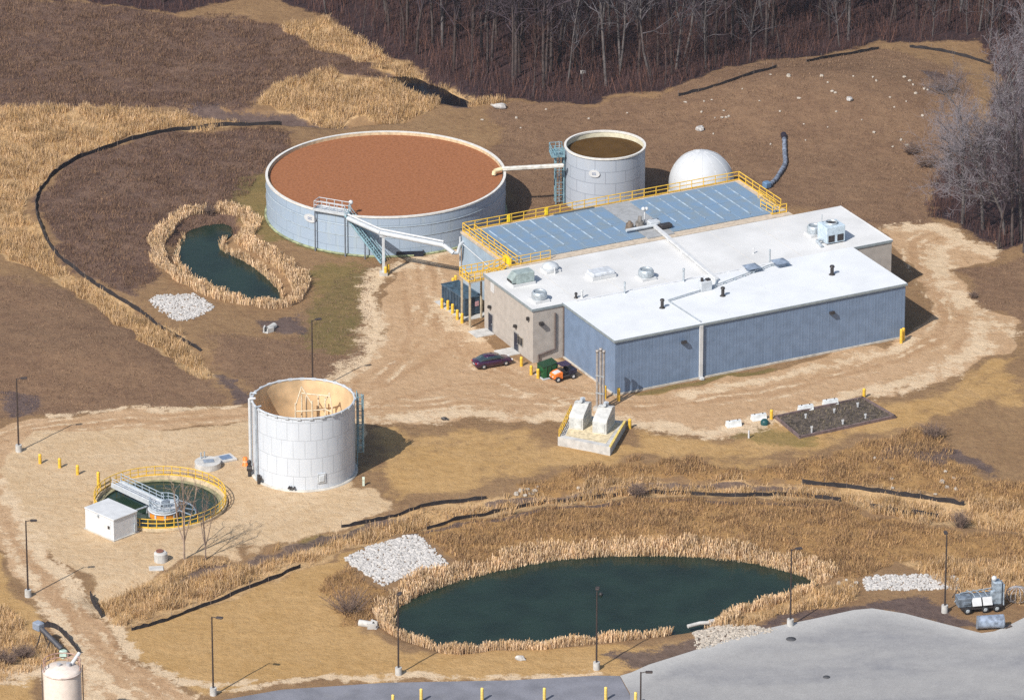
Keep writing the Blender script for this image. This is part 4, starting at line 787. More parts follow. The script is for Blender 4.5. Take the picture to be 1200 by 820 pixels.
mb = MB()
for k in range(9):
    z = 2.2+k*.85; arc = [c*(WR+.25+.75*math.sin(t))+tn*(.42*math.cos(t)) for t in np.linspace(0, PI, 9)]; mb.tube([(q.x, q.y, z) for q in arc], .045, 5)
for t in np.linspace(.2, PI-.2, 5): q = c*(WR+.25+.75*math.sin(t))+tn*(.42*math.cos(t)); mb.cyl((q.x, q.y, 2.2), (q.x, q.y, 9.2), .05, n=5)
part("cage", mb, TEALM, lcg)
mb = MB(); q = c*(WR+.95); mb.box((q.x, q.y, 5.4), (.06, .75, 6.6), la); part("cage_screen", mb, mat("pale_teal_mesh", (.30,.44,.48), .5), lcg)
# ------------------------------------------------------------------ clarifier with bridge, railing and drive
CC = P(187.5, 578, 1.3); CR = 7.35
cl = thing("clarifier_tank", "round sunken clarifier of dark green water ringed by yellow railing", "clarifier", (CC[0], CC[1], 0))
mb = MB(); mb.lathe([(CR+.25, -.3), (CR+.25, .3), (CR-.15, .3), (CR-.15, -1.2)], 72, smooth=False); part("rim_wall", mb, mat("tan_rim_concrete", (.56,.45,.30), .85, var=.15), cl)
mb = MB(); mb.disc(CR-.14, -.2, 72); part("water", mb, water_mat("clarifier_surface", (.012,.030,.020), .1, .02, 1.2, (.03,.045,.025)), cl)
mb = MB(); mb.lathe([(CR-.14, -.12), (CR-.75, -.12), (CR-.75, .0), (CR-.68, .0), (CR-.68, -.3)], 72, smooth=False); part("launder", mb, mat("olive_launder", (.30,.28,.17), .8, var=.2), cl)
mb = MB(); railing(mb, [(CR*math.cos(t)*1.012, CR*math.sin(t)*1.012, .3) for t in np.linspace(0, 2*PI, 48, endpoint=False)], 1.1, .7, .055, closed=True); part("railing", mb, YEL, cl)
ba = P(137, 563, 1.2)-CC; bb = P(192, 589, 1.2)-CC; bang = math.atan2(bb[1]-ba[1], bb[0]-ba[0]); bl = math.dist(ba[:2], bb[:2]); bm = (ba+bb)/2
br_ = thing("clarifier_bridge", "pale grey walkway bridge reaching the middle of the round clarifier", "bridge", (CC[0]+bm[0], CC[1]+bm[1], 0), bang)
mb = MB(); mb.box((0, 0, .75), (bl+.4, 1.3, .12)); [mb.box((0, s, .78), (bl+.4, .1, .55)) for s in (-.66, .66)]; part("deck", mb, PALEM, br_)
mb = MB(); railing(mb, [(-bl/2, -.62, .95), (bl/2-.8, -.62, .95)], .7, 1.5, .04); part("railing", mb, PALEM, br_)
mb = MB(); railing(mb, [(-bl/2, .62, .95), (bl/2-.8, .62, .95)], .9, 1.2, .05); part("railing", mb, mat("slate_rail", (.34,.40,.46)), br_)
dr = thing("clarifier_drive", "round drive platform with orange skirt at the clarifier centre", "drive", (CC[0]+bb[0], CC[1]+bb[1], 0), bang)
mb = MB(); mb.lathe([(0, .78), (1.7, .78), (1.7, .64), (0, .64)], 28, smooth=False); part("platform", mb, PALEM, dr)
mb = MB(); railing(mb, [(1.65*math.cos(t), 1.65*math.sin(t), .8) for t in np.linspace(R(-150), R(150), 12)], .95, .9, .045); part("railing", mb, mat("slate_rail", (.34,.40,.46)), dr)
mb = MB(); mb.cyl((0, 0, -1.2), (0, 0, .85), .35, n=14); part("column", mb, DKM, dr)
mb = MB(); mb.lathe([(1.75, -.4), (1.75, .5), (1.62, .5), (1.62, -.4)], 28, smooth=False); part("inner_skirt", mb, mat("orange_skirt", (.80,.28,.03), .5, var=.15), dr)
mb = MB()
for k in range(10): a = 2*PI*k/10; mb.box((1.79*math.cos(a), 1.79*math.sin(a), .1), (.04, .22, .75), a)
mb.lathe([(1.77, .42), (1.84, .42), (1.84, .54), (1.6, .54)], 28); part("skirt_band", mb, PALEM, dr)
mb = MB(); mb.box((.1, .1, 1.1), (.8, .6, .6), bev=.08); mb.cyl((.5, .2, .8), (.5, .2, 1.6), .22, n=12); part("motor", mb, mat("slate_motor", (.16,.19,.23), .5), dr)
mb = MB()
for a in np.linspace(R(30), R(140), 5): mb.tube([(1.2*math.cos(a), 1.2*math.sin(a), .7), (3.6*math.cos(a), 3.6*math.sin(a), .05)], .09, 6)
mb.tube([(3.6*math.cos(a), 3.6*math.sin(a), .05) for a in np.linspace(R(30), R(140), 9)], .1, 6); part("skimmer_arm", mb, mat("slate_skimmer", (.20,.26,.32), .5), dr)
sk = thing("inlet_pipe", "thin grey pipe running from the white shed into the clarifier", "pipe", (0, 0, 0)); q0, q1 = P(156, 599, .6), P(172, 593, .6)
mb = MB(); mb.tube([tuple(q0), tuple(q1)], .12, 8); mb.tube([tuple(q1), (q1[0], q1[1], -.4)], .1, 8); part("pipe", mb, GALV, sk)
# white shed
sq = [P(*q, 2.65)[:2] for q in ((103,594), (130.7,610.5), (158,600), (128,581))]; scn = np.mean(sq, 0); sa = math.atan2(sq[2][1]-sq[1][1], sq[2][0]-sq[1][0]); sl, sw = math.dist(sq[1], sq[2]), math.dist(sq[0], sq[1])
sh = thing("equipment_shed", "small white flat-roofed shed standing at the clarifier rim", "shed", (scn[0], scn[1], 0), sa)
mb = MB(); mb.box((0, 0, 1.25), (sl, sw, 2.5)); part("wall", mb, mat("white_shed_panel", (.62,.64,.67), .5, var=.05), sh)
mb = MB(); mb.box((0, 0, 2.6), (sl+.16, sw+.16, .18), bev=.04); part("roof", mb, WHT, sh)
mb = MB(); mb.box((-sl/2-.02, -sw*.28, 1.15), (.08, 1.0, 2.1)); dd = part("door", mb, mat("shed_door_white", (.70,.71,.72), .5), sh); m2 = MB(); m2.box((-sl/2-.09, -sw*.28-.3, 1.5), (.06, .3, .35)); part("handle", m2, DKM, dd)
mb = MB(); mb.box((-sl/2-.1, .1, 2.35), (.2, .2, .2)); part("wall_lamp", mb, GALV, sh)
mb = MB(); mb.box((sl/2-.4, -sw/2-.14, .8), (.3, .2, .9)); mb.tube([(sl/2-.4, -sw/2-.14, 1.2), (sl/2-.4, -sw/2-.08, 2.3)], .05, 6); part("electric_box", mb, GALV, sh)
mb = MB(); mb.box((0, 0, .0), (sl+.3, sw+.3, .3)); part("base", mb, CONC, sh)
# buried chamber, slab, manhole riser
p = S(243.5, 547); t = thing("round_chamber", "low round concrete chamber with a metal hatch between clarifier and white tank", "chamber", p)
mb = MB(); mb.lathe([(1.5, -.3), (1.5, .75), (0, .75)], 32, smooth=False); part("ring", mb, PCONC, t)
mb = MB(); mb.box((.1, 0, .79), (1.2, .9, .07), .2); part("hatch", mb, mat("blue_grey_hatch", (.25,.29,.35), .5), t)
mb = MB(); [mb.cyl((a, b, .75), (a, b, 1.5), .08, n=8) for a, b in ((-.8, .8), (-.4, 1.0))]; part("vent", mb, GALV, t)
p = S(264.5, 538); t = thing("hatch_slab", "square pale slab with blue hatch beside the round chamber", "slab", p, R(28)); mb = MB(); mb.box((0, 0, .1), (2.1, 1.9, .35), bev=.04); part("slab", mb, PCONC, t); mb = MB(); mb.box((0, 0, .3), (1.3, 1.1, .07)); part("hatch", mb, mat("blue_hatch", (.16,.22,.33), .5), t)
p = S(188.5, 657); t = thing("manhole_riser", "pale concrete manhole riser with rusty lid below the clarifier", "manhole", p); mb = MB(); mb.lathe([(.75, -.3), (.75, 1.0), (.6, 1.15), (0, 1.15)], 24, smooth=False); part("riser", mb, PCONC, t); mb = MB(); mb.cyl((-.1, .1, 1.13), (-.1, .1, 1.27), .42, n=16); part("lid", mb, mat("rusty_lid", (.22,.09,.06), .7), t)
p = S(183, 666); t = solo("slab_apron", MB().box((0, 0, .05), (1.6, 1.1, .16), .1, bev=.03), PCONC, "flat pale slab lying in front of the manhole riser", "slab", p)
p = S(287.5, 545); t = thing("traffic_drum", "orange traffic drum beside the white tank", "traffic drum", p); mb = MB(); mb.lathe([(.36, 0), (.36, .1), (.3, .12), (.26, 1.0), (.18, 1.05), (0, 1.05)], 16); part("drum", mb, mat("orange_plastic", (.85,.22,.04), .5), t); mb = MB(); mb.lathe([(.295, .45), (.285, .65)], 16); part("band", mb, mat("pale_orange_band", (.80,.52,.34), .4), t)
p = S(426, 569); t = solo("marker_post", MB().box((0, 0, .4), (.25, .2, .9)).box((0, 0, .95), (.28, .24, .28)), mat("white_green_marker", (.62,.70,.60), .5), "small pale green marker post at the sand edge by the white tank", "marker post", p)

# ------------------------------------------------------------------ lamp posts
def lamp(px, py, topy, label, ang=0.0, first=[None], pt=None):
    p = S(px, py, .1) if pt is None else pt
    if first[0] is None:
        t = thing("lamp_post", label, "lamp post", p, ang, "lamp posts around the works"); first[0] = t
        mb = MB(); mb.cyl((0, 0, 0), (0, 0, 9.2), .11, .075, 10); part("pole", mb, BRZ, t)
        mb = MB(); mb.cyl((0, 0, -.4), (0, 0, .95), .38, .36, 16); part("footing", mb, PCONC, t)
        mb = MB(); mb.tube([(0, 0, 9.1), (.35, 0, 9.2), (.55, 0, 9.2)], .05, 6); part("arm", mb, BRZ, t)
        mb = MB(); mb.box((.85, 0, 9.2), (.75, .42, .16), bev=.04); hd = part("lamp_head", mb, BRZ, t); m2 = MB(); m2.box((.87, 0, 9.11), (.5, .3, .02)); part("lens", m2, mat("lamp_lens", (.5,.5,.48), .2), hd)
        return t
    return dup(first[0], p, ang, label)
lamp(33, 699, 613, "dark lamp post beside the dirt track below the white shed", R(5))
lamp(22, 529, 452, "dark lamp post at the bend of the dirt road on the left edge", R(10))
lamp(250, 814, 722, "dark lamp post in the turf just above the asphalt road", R(-15))
lamp(467, 790, 697, "dark lamp post by the left end of the large pond", R(80))
lamp(699, 784, 700, "dark lamp post where the asphalt meets the concrete lot", R(85))
lamp(926, 733, 640, "dark lamp post between the right end of the pond and the concrete lot", R(20))
lamp(1107, 717, 625, "dark lamp post just left of the grey machine", R(95))
lamp(366.5, 459, 376, "dark lamp post rising behind the white tank", R(25))
q = P(751, 788, 9.1); lamp(0, 0, 0, "lamp post at the lower edge, only its bent top in the picture", R(0), pt=(q[0], q[1], 0))

# ------------------------------------------------------------------ bollards
def bollard(px, py, label, group, hgt=1.25, m=None, first={}):
    p = S(px, py, .05); key = (hgt, (m or YEL).name)
    if key not in first:
        t = thing("bollard", label, "bollard", p, 0, group); mb = MB(); mb.cyl((0, 0, -.3), (0, 0, hgt-.12), .19, n=14); part("post", mb, m or YEL, t)
        mb = MB(); mb.lathe([(.19, hgt-.12), (.17, hgt-.04), (.08, hgt), (0, hgt+.02)], 14); part("cap", mb, m or YEL, t); first[key] = t; return t
    return dup(first[key], p, 0, label, group)
g = "bollards guarding the dark container"
for i, (a, b) in enumerate(((518, 361), (525, 363.5), (530.5, 367.5), (536, 374.5), (541.5, 378.5))):
    bollard(a, b, ("yellow bollard farthest left of the five beside the dark container", "second yellow bollard from the left beside the dark container", "middle yellow bollard of the five beside the dark container", "fourth yellow bollard from the left beside the dark container", "yellow bollard nearest the steel door, last of the five by the container")[i], g, 1.35)
bollard(531, 337, "yellow bollard at the far corner behind the dark container", g, 1.35); bollard(534, 334, "yellow bollard against the basin wall behind the dark container", g, 1.35)
g = "bollards along the building front"
bollard(611, 429, "yellow bollard between the purple car and the beige corner", g); bollard(622.5, 439, "yellow bollard just left of the green bin", g); bollard(630.5, 443, "yellow bollard touching the front of the green bin", g)
bollard(709, 467, "yellow bollard behind the tall exhaust stacks", g, 1.7); bollard(725, 469.5, "yellow bollard at the near corner of the blue wall", g, 1.7)
bollard(1056, 402, "yellow bollard at the far right corner of the blue wall", g, 1.9); bollard(1058.5, 399, "yellow bollard tucked behind another at the far right wall corner", g, 1.7)
bollard(738, 502, "yellow bollard on the right of the blower pad", "bollards along the road"); bollard(904, 491, "yellow bollard at the left corner of the garden bed", "bollards along the road"); bollard(1012.5, 466, "yellow bollard at the top right corner of the garden bed", "bollards along the road")
bollard(452, 323, "left yellow bollard at the foot of the pipe post", "bollards at the pipe post"); bollard(455, 320, "right yellow bollard at the foot of the pipe post", "bollards at the pipe post"); bollard(527, 291, "yellow bollard behind the overhead pipe end", "bollards at the pipe post")
g = "bollards in the gravel yard"
bollard(47, 543, "yellow bollard nearest the road, leftmost in the gravel yard", g); bollard(70, 548, "second yellow bollard from the left in the gravel yard", g); bollard(91, 556, "third yellow bollard from the left in the gravel yard", g); bollard(115.5, 571, "tall yellow bollard touching the left side of the clarifier railing", g, 2.0)
g = "pale yellow posts along the asphalt road"
labs = ["pale yellow post cut by the lower edge, first from the left", "pale yellow post, second from the left along the lower edge", "pale yellow post, third from the left along the lower edge", "pale yellow post, fourth from the left along the lower edge", "pale yellow post left of the concrete lot corner on the lower edge", "pale yellow post at the concrete lot corner under the bent lamp"]
for (px, ty), lb in zip(((460.5, 814), (493.5, 807), (565, 806), (638, 806), (710, 805), (745, 811)), labs):
    q = P(px, ty, 1.5); first_ = bollard.__defaults__
    if px < 462: pb = thing("bollard", lb, "bollard", (q[0], q[1], .04), 0, g); mb = MB(); mb.cyl((0, 0, -.3), (0, 0, 1.42), .17, n=14); part("post", mb, YEL2, pb); mb = MB(); mb.lathe([(.17, 1.42), (.13, 1.5), (0, 1.53)], 14); part("cap", mb, YEL2, pb)
    else: dup(pb, (q[0], q[1], .04), 0, lb, g)

# ------------------------------------------------------------------ silt fences
fab = mat("black_silt_fabric", (.026,.022,.024), .85, var=.2, scale=1.5, bump=.03, bscale=2)
def silt(pts, label, hgt=.48):
    pp = [S(*q, .02) for q in pts]; pp = [Vector(p) for p in smooth(pp, 8)]; o = pp[0].copy()
    t = thing("silt_fence", label, "silt fence", o, 0, "silt fences"); mb = MB(); vs_, fs = [], []
    for i, p in enumerate(pp):
        d = (pp[min(i+1, len(pp)-1)]-pp[max(i-1, 0)]); d.z = 0; d.normalize(); nn_ = Vector((d.y, -d.x, 0))*.03; z = gz(p.x, p.y); hh = hgt*random.uniform(.72, 1.12); wob = nn_*random.uniform(-3, 3)
        for a, b in ((-1, -.15), (-1, hh), (1, hh), (1, -.15)): q = p-o+nn_*a+(wob if b > 0 else Vector()); vs_.append((q.x, q.y, z+b-o.z))
    n = len(pp)
    for i in range(n-1): fs += [(i*4+k, i*4+4+k, i*4+4+(k+1) % 4, i*4+(k+1) % 4) for k in range(4)]
    fs += [(0, 1, 2, 3), (n*4-1, n*4-2, n*4-3, n*4-4)]; mb.add(vs_, fs); part("fabric", mb, fab, t)
    pm = MB(); pm.box((0, 0, .4), (.05, .05, .9)); pme = pm.mesh("post", WOOD); acc = 0
    for i in range(n):
        if i == 0 or acc > 2.4: q = pp[i]-o; link("post", pme, t, (q.x, q.y, gz(pp[i].x, pp[i].y)-o.z)); acc = 0
        if i < n-1: acc += (pp[i+1]-pp[i]).length
silt(FENCES[0], "long curved black silt fence rounding the weedy basin on the left", .6)
silt(FENCES[1], "short sagging silt fence continuing down the golden grass belt", .5)
silt(FENCES[2], "black silt fence below the wood behind the stony slope", .45); silt(FENCES[3], "short black silt fence at the top of the stony mound", .42); silt(FENCES[4], "black silt fence at the right end of the wood edge", .45)
silt(FENCES[5], "straight black silt fence at the lower edge of the left ditch")
silt(FENCES[6], "long black silt fence above the large pond"); silt(FENCES[7], "short wavy black silt fence right of the pond bank", .55)
silt(FENCES[8], "low black silt fence along the sand edge right of the white tank", .45); silt(FENCES[9], "low black silt fence high on the right ditch", .55)
silt(FENCES[10], "tiny leaning silt fence at the road end of the ditch", .9); silt(FENCES[11], "black silt fence curling round behind the cream silo", .7)

# ------------------------------------------------------------------ stones
stone = mat("pale_limestone", (.44,.39,.33), .9, var=.2, scale=2.5, bump=.02)
stone2 = mat("white_limestone", (.48,.46,.44), .9, var=.18, scale=2.5, bump=.02)
def riprap(poly, per, r, label, m=stone2):
    pl = PX(poly); xs = [p[0] for p in pl]; ys = [p[1] for p in pl]; mb = MB(); rnd = random.Random(len(label)); A = (max(xs)-min(xs))*(max(ys)-min(ys)); n = int(A*per); X = np.array([rnd.uniform(min(xs), max(xs)) for _ in range(n)]); Y = np.array([rnd.uniform(min(ys), max(ys)) for _ in range(n)]); d = sdist(X, Y, pl)
    for x, y, k in zip(X, Y, d):
        if k > rnd.uniform(-.3, .5): mb.rock((x, y, gz(x, y)+.04), rnd.uniform(.5, 1.25)*r, rnd)
    o = link("riprap_stones", mb.mesh("riprap_stones", m)); o["kind"] = "stuff"; o["label"] = label
riprap([(175,353),(183,347),(225,344),(252,360),(236,370),(212,378),(196,370)], 40, .15, "fan of white riprap stones near the small pond")
riprap([(404,655),(440,637),(488,626),(525,660),(500,668),(448,686)], 28, .21, "white riprap apron above the left end of the large pond")
riprap([(1010,678),(1030,674),(1085,673),(1122,676),(1124,690),(1060,692),(1015,692)], 34, .17, "pinkish white riprap strip above the concrete lot")
riprap([(812,738),(840,731),(880,734),(912,738),(850,752),(818,762)], 34, .17, "tan riprap heap at the pond outlet", stone)
def boulder_set(lst, label, group, m=stone):
    rnd = random.Random(5)
    for px, py, r in lst:
        r *= .78; p = S(px, py, 0); mb = MB(); mb.rock((0, 0, r*.3), r, rnd); solo("boulder", mb, m, label, "boulder", p, 0, group)
p = S(586, 127, 0); solo("boulder", MB().rock((0, 0, .3), .85, random.Random(2)), stone2, "large white boulder at the edge of the wood above the brown tank", "boulder", p)
p = S(820, 152, 0); solo("boulder", MB().rock((0, 0, .2), .6, random.Random(3)), stone2, "largest white boulder low on the stony slope above the dome", "boulder", p)
p = S(995, 118, 0); solo("boulder", MB().rock((0, 0, .2), .6, random.Random(4)), stone2, "largest white boulder in the middle of the stony slope", "boulder", p)
p = S(683, 88, 0); solo("boulder", MB().rock((0, 0, .5), .6, random.Random(4)), stone2, "white boulder among the trees of the wood", "boulder", p)
boulder_set([(924,90,.4),(963,90,.35),(903,88,.25),(936,115,.35),(975,107,.3),(979,109,.28),(970,97,.22),(1023,91,.3),(1027,95,.25),(1060,91,.35),(1066,96,.3),(1070,101,.3),(1073,111,.35),(1083,105,.35),(1087,106,.3),(1043,115,.22),(1062,120,.25),(1048,126,.22),(1081,136,.3),(1024,156,.3),(1056,165,.3),(1063,172,.35),(1046,173,.22),(822,132,.25),(846,138,.3),(851,138,.28),(854,137,.3),(848,131,.22),(838,138,.2),(836,157,.22),(914,131,.25),(944,165,.2),(903,170,.25),(803,121,.3),(825,120,.22),(834,118,.2),(980,131,.25),(1000,90,.2),(942,146,.2),(890,118,.18),(1010,140,.2),(970,150,.2),(870,105,.2)], "pale stone lying on the bare stony slope under the wood", "stones strewn on the stony slope")
boulder_set([(605,139,.25),(640,128,.2),(565,141,.3),(577,124,.35),(610,150,.18),(690,140,.22),(735,133,.2)], "pale stone in the soil between the brown tank and the wood", "stones behind the round tanks")
boulder_set([(1104,566,.4),(1110,572,.35),(1096,580,.3),(1118,560,.3),(1045,560,.3),(1108,553,.28),(1046,571,.3),(1025,536,.35),(1120,575,.35)], "pale stone among the weeds of the right bank", "stones on the right bank")
boulder_set([(605,580,.4),(611,576,.45),(618,574,.4),(622,579,.4),(615,582,.35),(627,575,.4),(678,571,.35),(630,570,.3)], "pale stone at the culvert in the ditch above the pond", "stones at the ditch culvert")
boulder_set([(983,684,.35),(998,688,.4),(990,690,.35),(975,677,.3),(1003,683,.35),(968,675,.4),(992,680,.3)], "pale stone at the right tip of the large pond", "stones at the pond tip")
p = S(610, 773, 0); solo("boulder", MB().rock((0, 0, .2), .5, random.Random(8)), stone2, "single white stone in the turf below the large pond", "boulder", p)
p = S(521, 492, 0); solo("boulder", MB().rock((0, 0, .15), .35, random.Random(8)).rock((.35, -.05, .1), .2, random.Random(9)), DKM, "small dark lump lying on the pale gravel road", "lump", p)
# culvert ends and outlet log
def culvert(px, py, ang, label, r=.55):
    t = thing("culvert_end", label, "culvert", S(px, py, 0), ang); mb = MB(); mb.lathe([(r, 0), (r, 1.6), (r*.78, 1.6), (r*.78, 0)], 20, smooth=False)
    mb.v = [(x, -.9+z, y+r*.7) for x, y, z in mb.v]; part("pipe", mb, PCONC, t); mb = MB(); mb.box((-r*1.15, -.9, .25), (.16, .9, .7), .4); mb.box((r*1.15, -.9, .25), (.16, .9, .7), -.4); mb.box((0, -1.0, -.02), (2*r, .9, .14)); part("wing", mb, PCONC, t); mb = MB(); mb.disc(r*.78, 0, 20); mb.v = [(x, -.2, y+r*.7) for x, y, z in mb.v]; part("mouth", mb, BLK, t)
culvert(428, 733, R(70), "white concrete culvert end left of the large pond", .38); culvert(318, 386, R(-30), "small pale culvert end below the small pond", .38)
q0, q1 = P(806, 733.5, -.2), P(835, 729, -.3); t = thing("outlet_pipe", "pale outlet pipe lying at the near edge of the large pond", "pipe", (0, 0, 0)); mb = MB(); mb.tube([tuple(q0), tuple((q0+q1)/2+np.array([0, .1, .1])), tuple(q1)], .22, 10); part("pipe", mb, PCONC, t); mb = MB(); mb.box((*q1[:2], -.3), (.8, .6, .6), .4, bev=.06); part("end_block", mb, PCONC, t)
t = solo("float_marker", MB().sphere((0, 0, .1), .22, 10, 8), DKM, "small dark float on the middle of the large pond", "float", tuple(P(704, 697, WZ)))
# ------------------------------------------------------------------ containers and vehicles
q = S(541, 361, 0); t = thing("roll_off_container", "dark blue open roll-off container under the yellow landing", "container", q, UA+PI/2+R(3)); cn = mat("dark_blue_container", (.045,.075,.11), .55, var=.25)
L2, W2, H2 = 5.6, 2.3, 2.1
mb = MB()
for x, y, a, b in ((0, -W2/2, L2, .1), (0, W2/2, L2, .1), (-L2/2, 0, .1, W2), (L2/2, 0, .1, W2)): mb.box((x, y, H2/2+.25), (a, b, H2))
mb.box((0, 0, .3), (L2, W2, .14)); part("body", mb, cn, t)
mb = MB(); [mb.box((-L2/2+.35+.7*i, s*(W2/2+.09), H2/2+.25), (.12, .12, H2-.1)) for i in range(8) for s in (-1, 1)]; part("rib", mb, cn, t)
mb = MB(); [mb.box((0, s*(W2/2), H2+.28), (L2+.2, .18, .14)) for s in (-1, 1)]; [mb.box((s*L2/2, 0, H2+.28), (.18, W2+.1, .14)) for s in (-1, 1)]; part("top_rail", mb, mat("container_rail", (.06,.10,.14), .5), t)
mb = MB(); mb.box((0, 0, H2+.2), (L2-.15, W2-.15, .06)); part("cover_sheet", mb, mat("teal_tarpaulin", (.045,.085,.12), .6, var=.3, bump=.04, bscale=1.5), t)
for a in (-2.2, 2.2):
    for s in (-.8, .8): mb = MB(); mb.cyl((a, s-.1, .2), (a, s+.1, .2), .2, n=12); part("roller", mb, BLK, t)
mb = MB(); mb.box((-L2/2-.08, -.5, 1.5), (.04, .5, .6)); part("sticker", mb, mat("pink_sticker", (.6,.35,.38), .5), t)
q = S(541, 362, 0); t = solo("container_slab", MB().box((0, 0, .03), (7.2, 3.6, .12)), PCONC, "pale concrete slab under the dark container", "slab", q, UA+PI/2+R(3))

q = S(641.5, 440.5, 0); t = thing("waste_bin", "dark green waste bin standing against the blue wall", "waste bin", q, UA); gn = mat("dark_green_steel", (.012,.085,.03), .5, var=.25)
mb = MB(); mb.extrude_y([(-.95, .15), (.95, .15), (.95, 1.75), (-.95, 1.45)], -.8, .8); part("body", mb, gn, t); mb = MB(); mb.box((0, 0, 1.68), (2.0, 1.7, .07), 0, 0, -R(9)); part("lid", mb, mat("black_green_lid", (.01,.045,.02), .45), t)
mb = MB(); [mb.box((s, -.84, .95), (.1, .1, 1.3)) for s in (-.6, 0, .6)]; part("rib", mb, gn, t); mb = MB(); [mb.box((s, 0, 1.0), (.16, 1.1, .14)) for s in (-1.0, 1.0)]; part("fork_pocket", mb, gn, t); mb = MB(); mb.box((0, 0, .08), (2.2, 2.0, .12)); part("pallet", mb, PALEM, t)

def loft(mb, secs, smooth=True):            # secs: list of closed rings with equal counts
    n = len(secs[0]); vs_ = [p for s in secs for p in s]; fs = []
    for k in range(len(secs)-1):
        for i in range(n): fs.append((k*n+i, k*n+(i+1) % n, (k+1)*n+(i+1) % n, (k+1)*n+i))
    fs += [tuple(range(n-1, -1, -1)), tuple(range((len(secs)-1)*n, len(secs)*n))]; mb.add(vs_, fs, smooth); return mb
def wheel(parent, x, y, r, w_, m=None):
    s = 1 if y > 0 else -1; mb = MB(); mb.lathe([(r*.62, -w_/2), (r*.95, -w_/2), (r, -w_*.3), (r, w_*.3), (r*.95, w_/2), (r*.62, w_/2)], 20); mb.v = [(a, c, b) for a, b, c in mb.v]; wo = part("wheel", mb, BLK, parent, None, (x, y, r))
    mb = MB(); mb.lathe([(0, .0), (r*.25, .03), (r*.62, -.01), (r*.62, -w_*.7)], 14); mb.v = [(a, s*(c+w_*.42), b) for a, b, c in mb.v]; part("rim", mb, m or mat("silver_rim", (.55,.56,.58), .3, .6), wo)
q = S(577, 428, 0); car = thing("parked_car", "dark purple saloon car parked in front of the beige wall", "car", (q[0], q[1], q[2]+.02), UA-R(3))
cp = mat("dark_purple_paint", (.05,.012,.045), .22, .3, var=.05, coat=.6, spec=.6)
def rings(prof):                            # x, z bottom, z top, half width, crown inset
    out = []
    for x, zb, zt, hw, ins in prof:
        zm = zb+(zt-zb)*.55
        out.append([(x, -hw*.92, zb), (x, -hw, zm), (x, -hw+ins*.4, zt-.04), (x, -hw+ins, zt), (x, hw-ins, zt), (x, hw-ins*.4, zt-.04), (x, hw, zm), (x, hw*.92, zb)])
    return out
mb = MB(); loft(mb, rings([(-2.42,.42,.72,.62,.1),(-2.36,.3,.9,.78,.14),(-2.1,.24,.99,.88,.12),(-1.5,.22,1.0,.91,.1),(-.4,.2,.97,.92,.1),(.7,.2,.95,.92,.1),(1.3,.22,.9,.91,.14),(1.9,.24,.8,.88,.18),(2.25,.3,.68,.8,.2),(2.4,.4,.58,.62,.14)])); part("body", mb, cp, car)
mb = MB(); loft(mb, [[(x, -a, z0), (x+dx, -b, z1), (x+dx, b, z1), (x, a, z0)] for x, dx, a, b, z0, z1 in ((-1.95,.05,.78,.72,.95,1.0),(-1.2,.0,.82,.62,.95,1.36),(-.6,.0,.82,.63,.95,1.43),(.1,.0,.82,.63,.93,1.42),(.65,.0,.82,.62,.93,1.32),(1.35,.0,.78,.72,.88,.92))]); part("window", mb, mat("car_glass", (.03,.05,.06), .05, spec=.8), car)
mb = MB(); loft(mb, [[(x, -b, z-.03), (x, -b+.06, z+.03), (x, b-.06, z+.03), (x, b, z-.03)] for x, b, z in ((-1.15,.6,1.36),(-.6,.62,1.43),(.1,.62,1.42),(.55,.6,1.33))]); part("roof", mb, cp, car)
for x in (-1.45, 1.42):
    for y in (-.82, .82): wheel(car, x, y, .33, .22)
for y in (-.6, .6):
    mb = MB(); mb.box((2.28, y, .62), (.2, .32, .13), -.3 if y < 0 else .3, bev=.03); part("headlight", mb, mat("lamp_glass", (.7,.72,.74), .15), car)
    mb = MB(); mb.box((-2.36, y, .8), (.1, .34, .14), bev=.03); part("tail_light", mb, mat("red_lens", (.45,.02,.03), .25), car)
    mb = MB(); mb.box((.75, y*1.68, .98), (.16, .18, .12), bev=.03); part("mirror", mb, cp, car)
mb = MB(); mb.box((-2.42, 0, .62), (.03, .5, .12)); part("number_plate", mb, PALEM, car)

q = S(659, 444, 0); ut = thing("utility_vehicle", "small open utility vehicle with orange nose and dark roof by the blue wall", "utility vehicle", (q[0], q[1], q[2]), UA+PI+R(4)); org = mat("orange_body", (.80,.20,.03), .4, var=.1)
mb = MB(); loft(mb, [[(x, -a, z0), (x, -a, z1), (x, a, z1), (x, a, z0)] for x, a, z0, z1 in ((.35,.68,.4,1.15),(.9,.66,.38,1.08),(1.3,.58,.4,.95),(1.5,.45,.5,.8))], False); part("hood", mb, org, ut)
mb = MB(); loft(mb, [[(x, -.38, z0), (x, -.34, z1), (x, .34, z1), (x, .38, z0)] for x, z0, z1 in ((.45,1.12,1.19),(.9,1.06,1.13),(1.25,.96,1.02))], False); part("hood_panel", mb, WHT, ut)
mb = MB(); mb.box((-.4, 0, .55), (2.0, 1.35, .25), bev=.05); part("chassis", mb, DKM, ut)
mb = MB(); mb.box((-1.1, 0, .95), (1.1, 1.4, .6), bev=.08); part("cargo_bed", mb, mat("dark_navy_body", (.02,.02,.045), .4), ut)
mb = MB(); [mb.cyl((a, s, .7), (a-.12, s*.92, 1.9), .04, n=6) for a in (.35, -.6) for s in (-.66, .66)]; part("roll_cage", mb, BLK, ut); mb = MB(); mb.box((-.2, 0, 1.93), (1.35, 1.35, .08), bev=.03); part("roof", mb, mat("purple_black_roof", (.04,.025,.06), .35), ut)
mb = MB(); mb.box((-.35, 0, .95), (.5, 1.2, .2), bev=.06); mb.box((-.62, 0, 1.2), (.14, 1.2, .5), bev=.05); part("seat", mb, BLK, ut)
for x in (-1.1, 1.0):
    for y in (-.68, .68): wheel(ut, x, y, .36, .28, WHT)
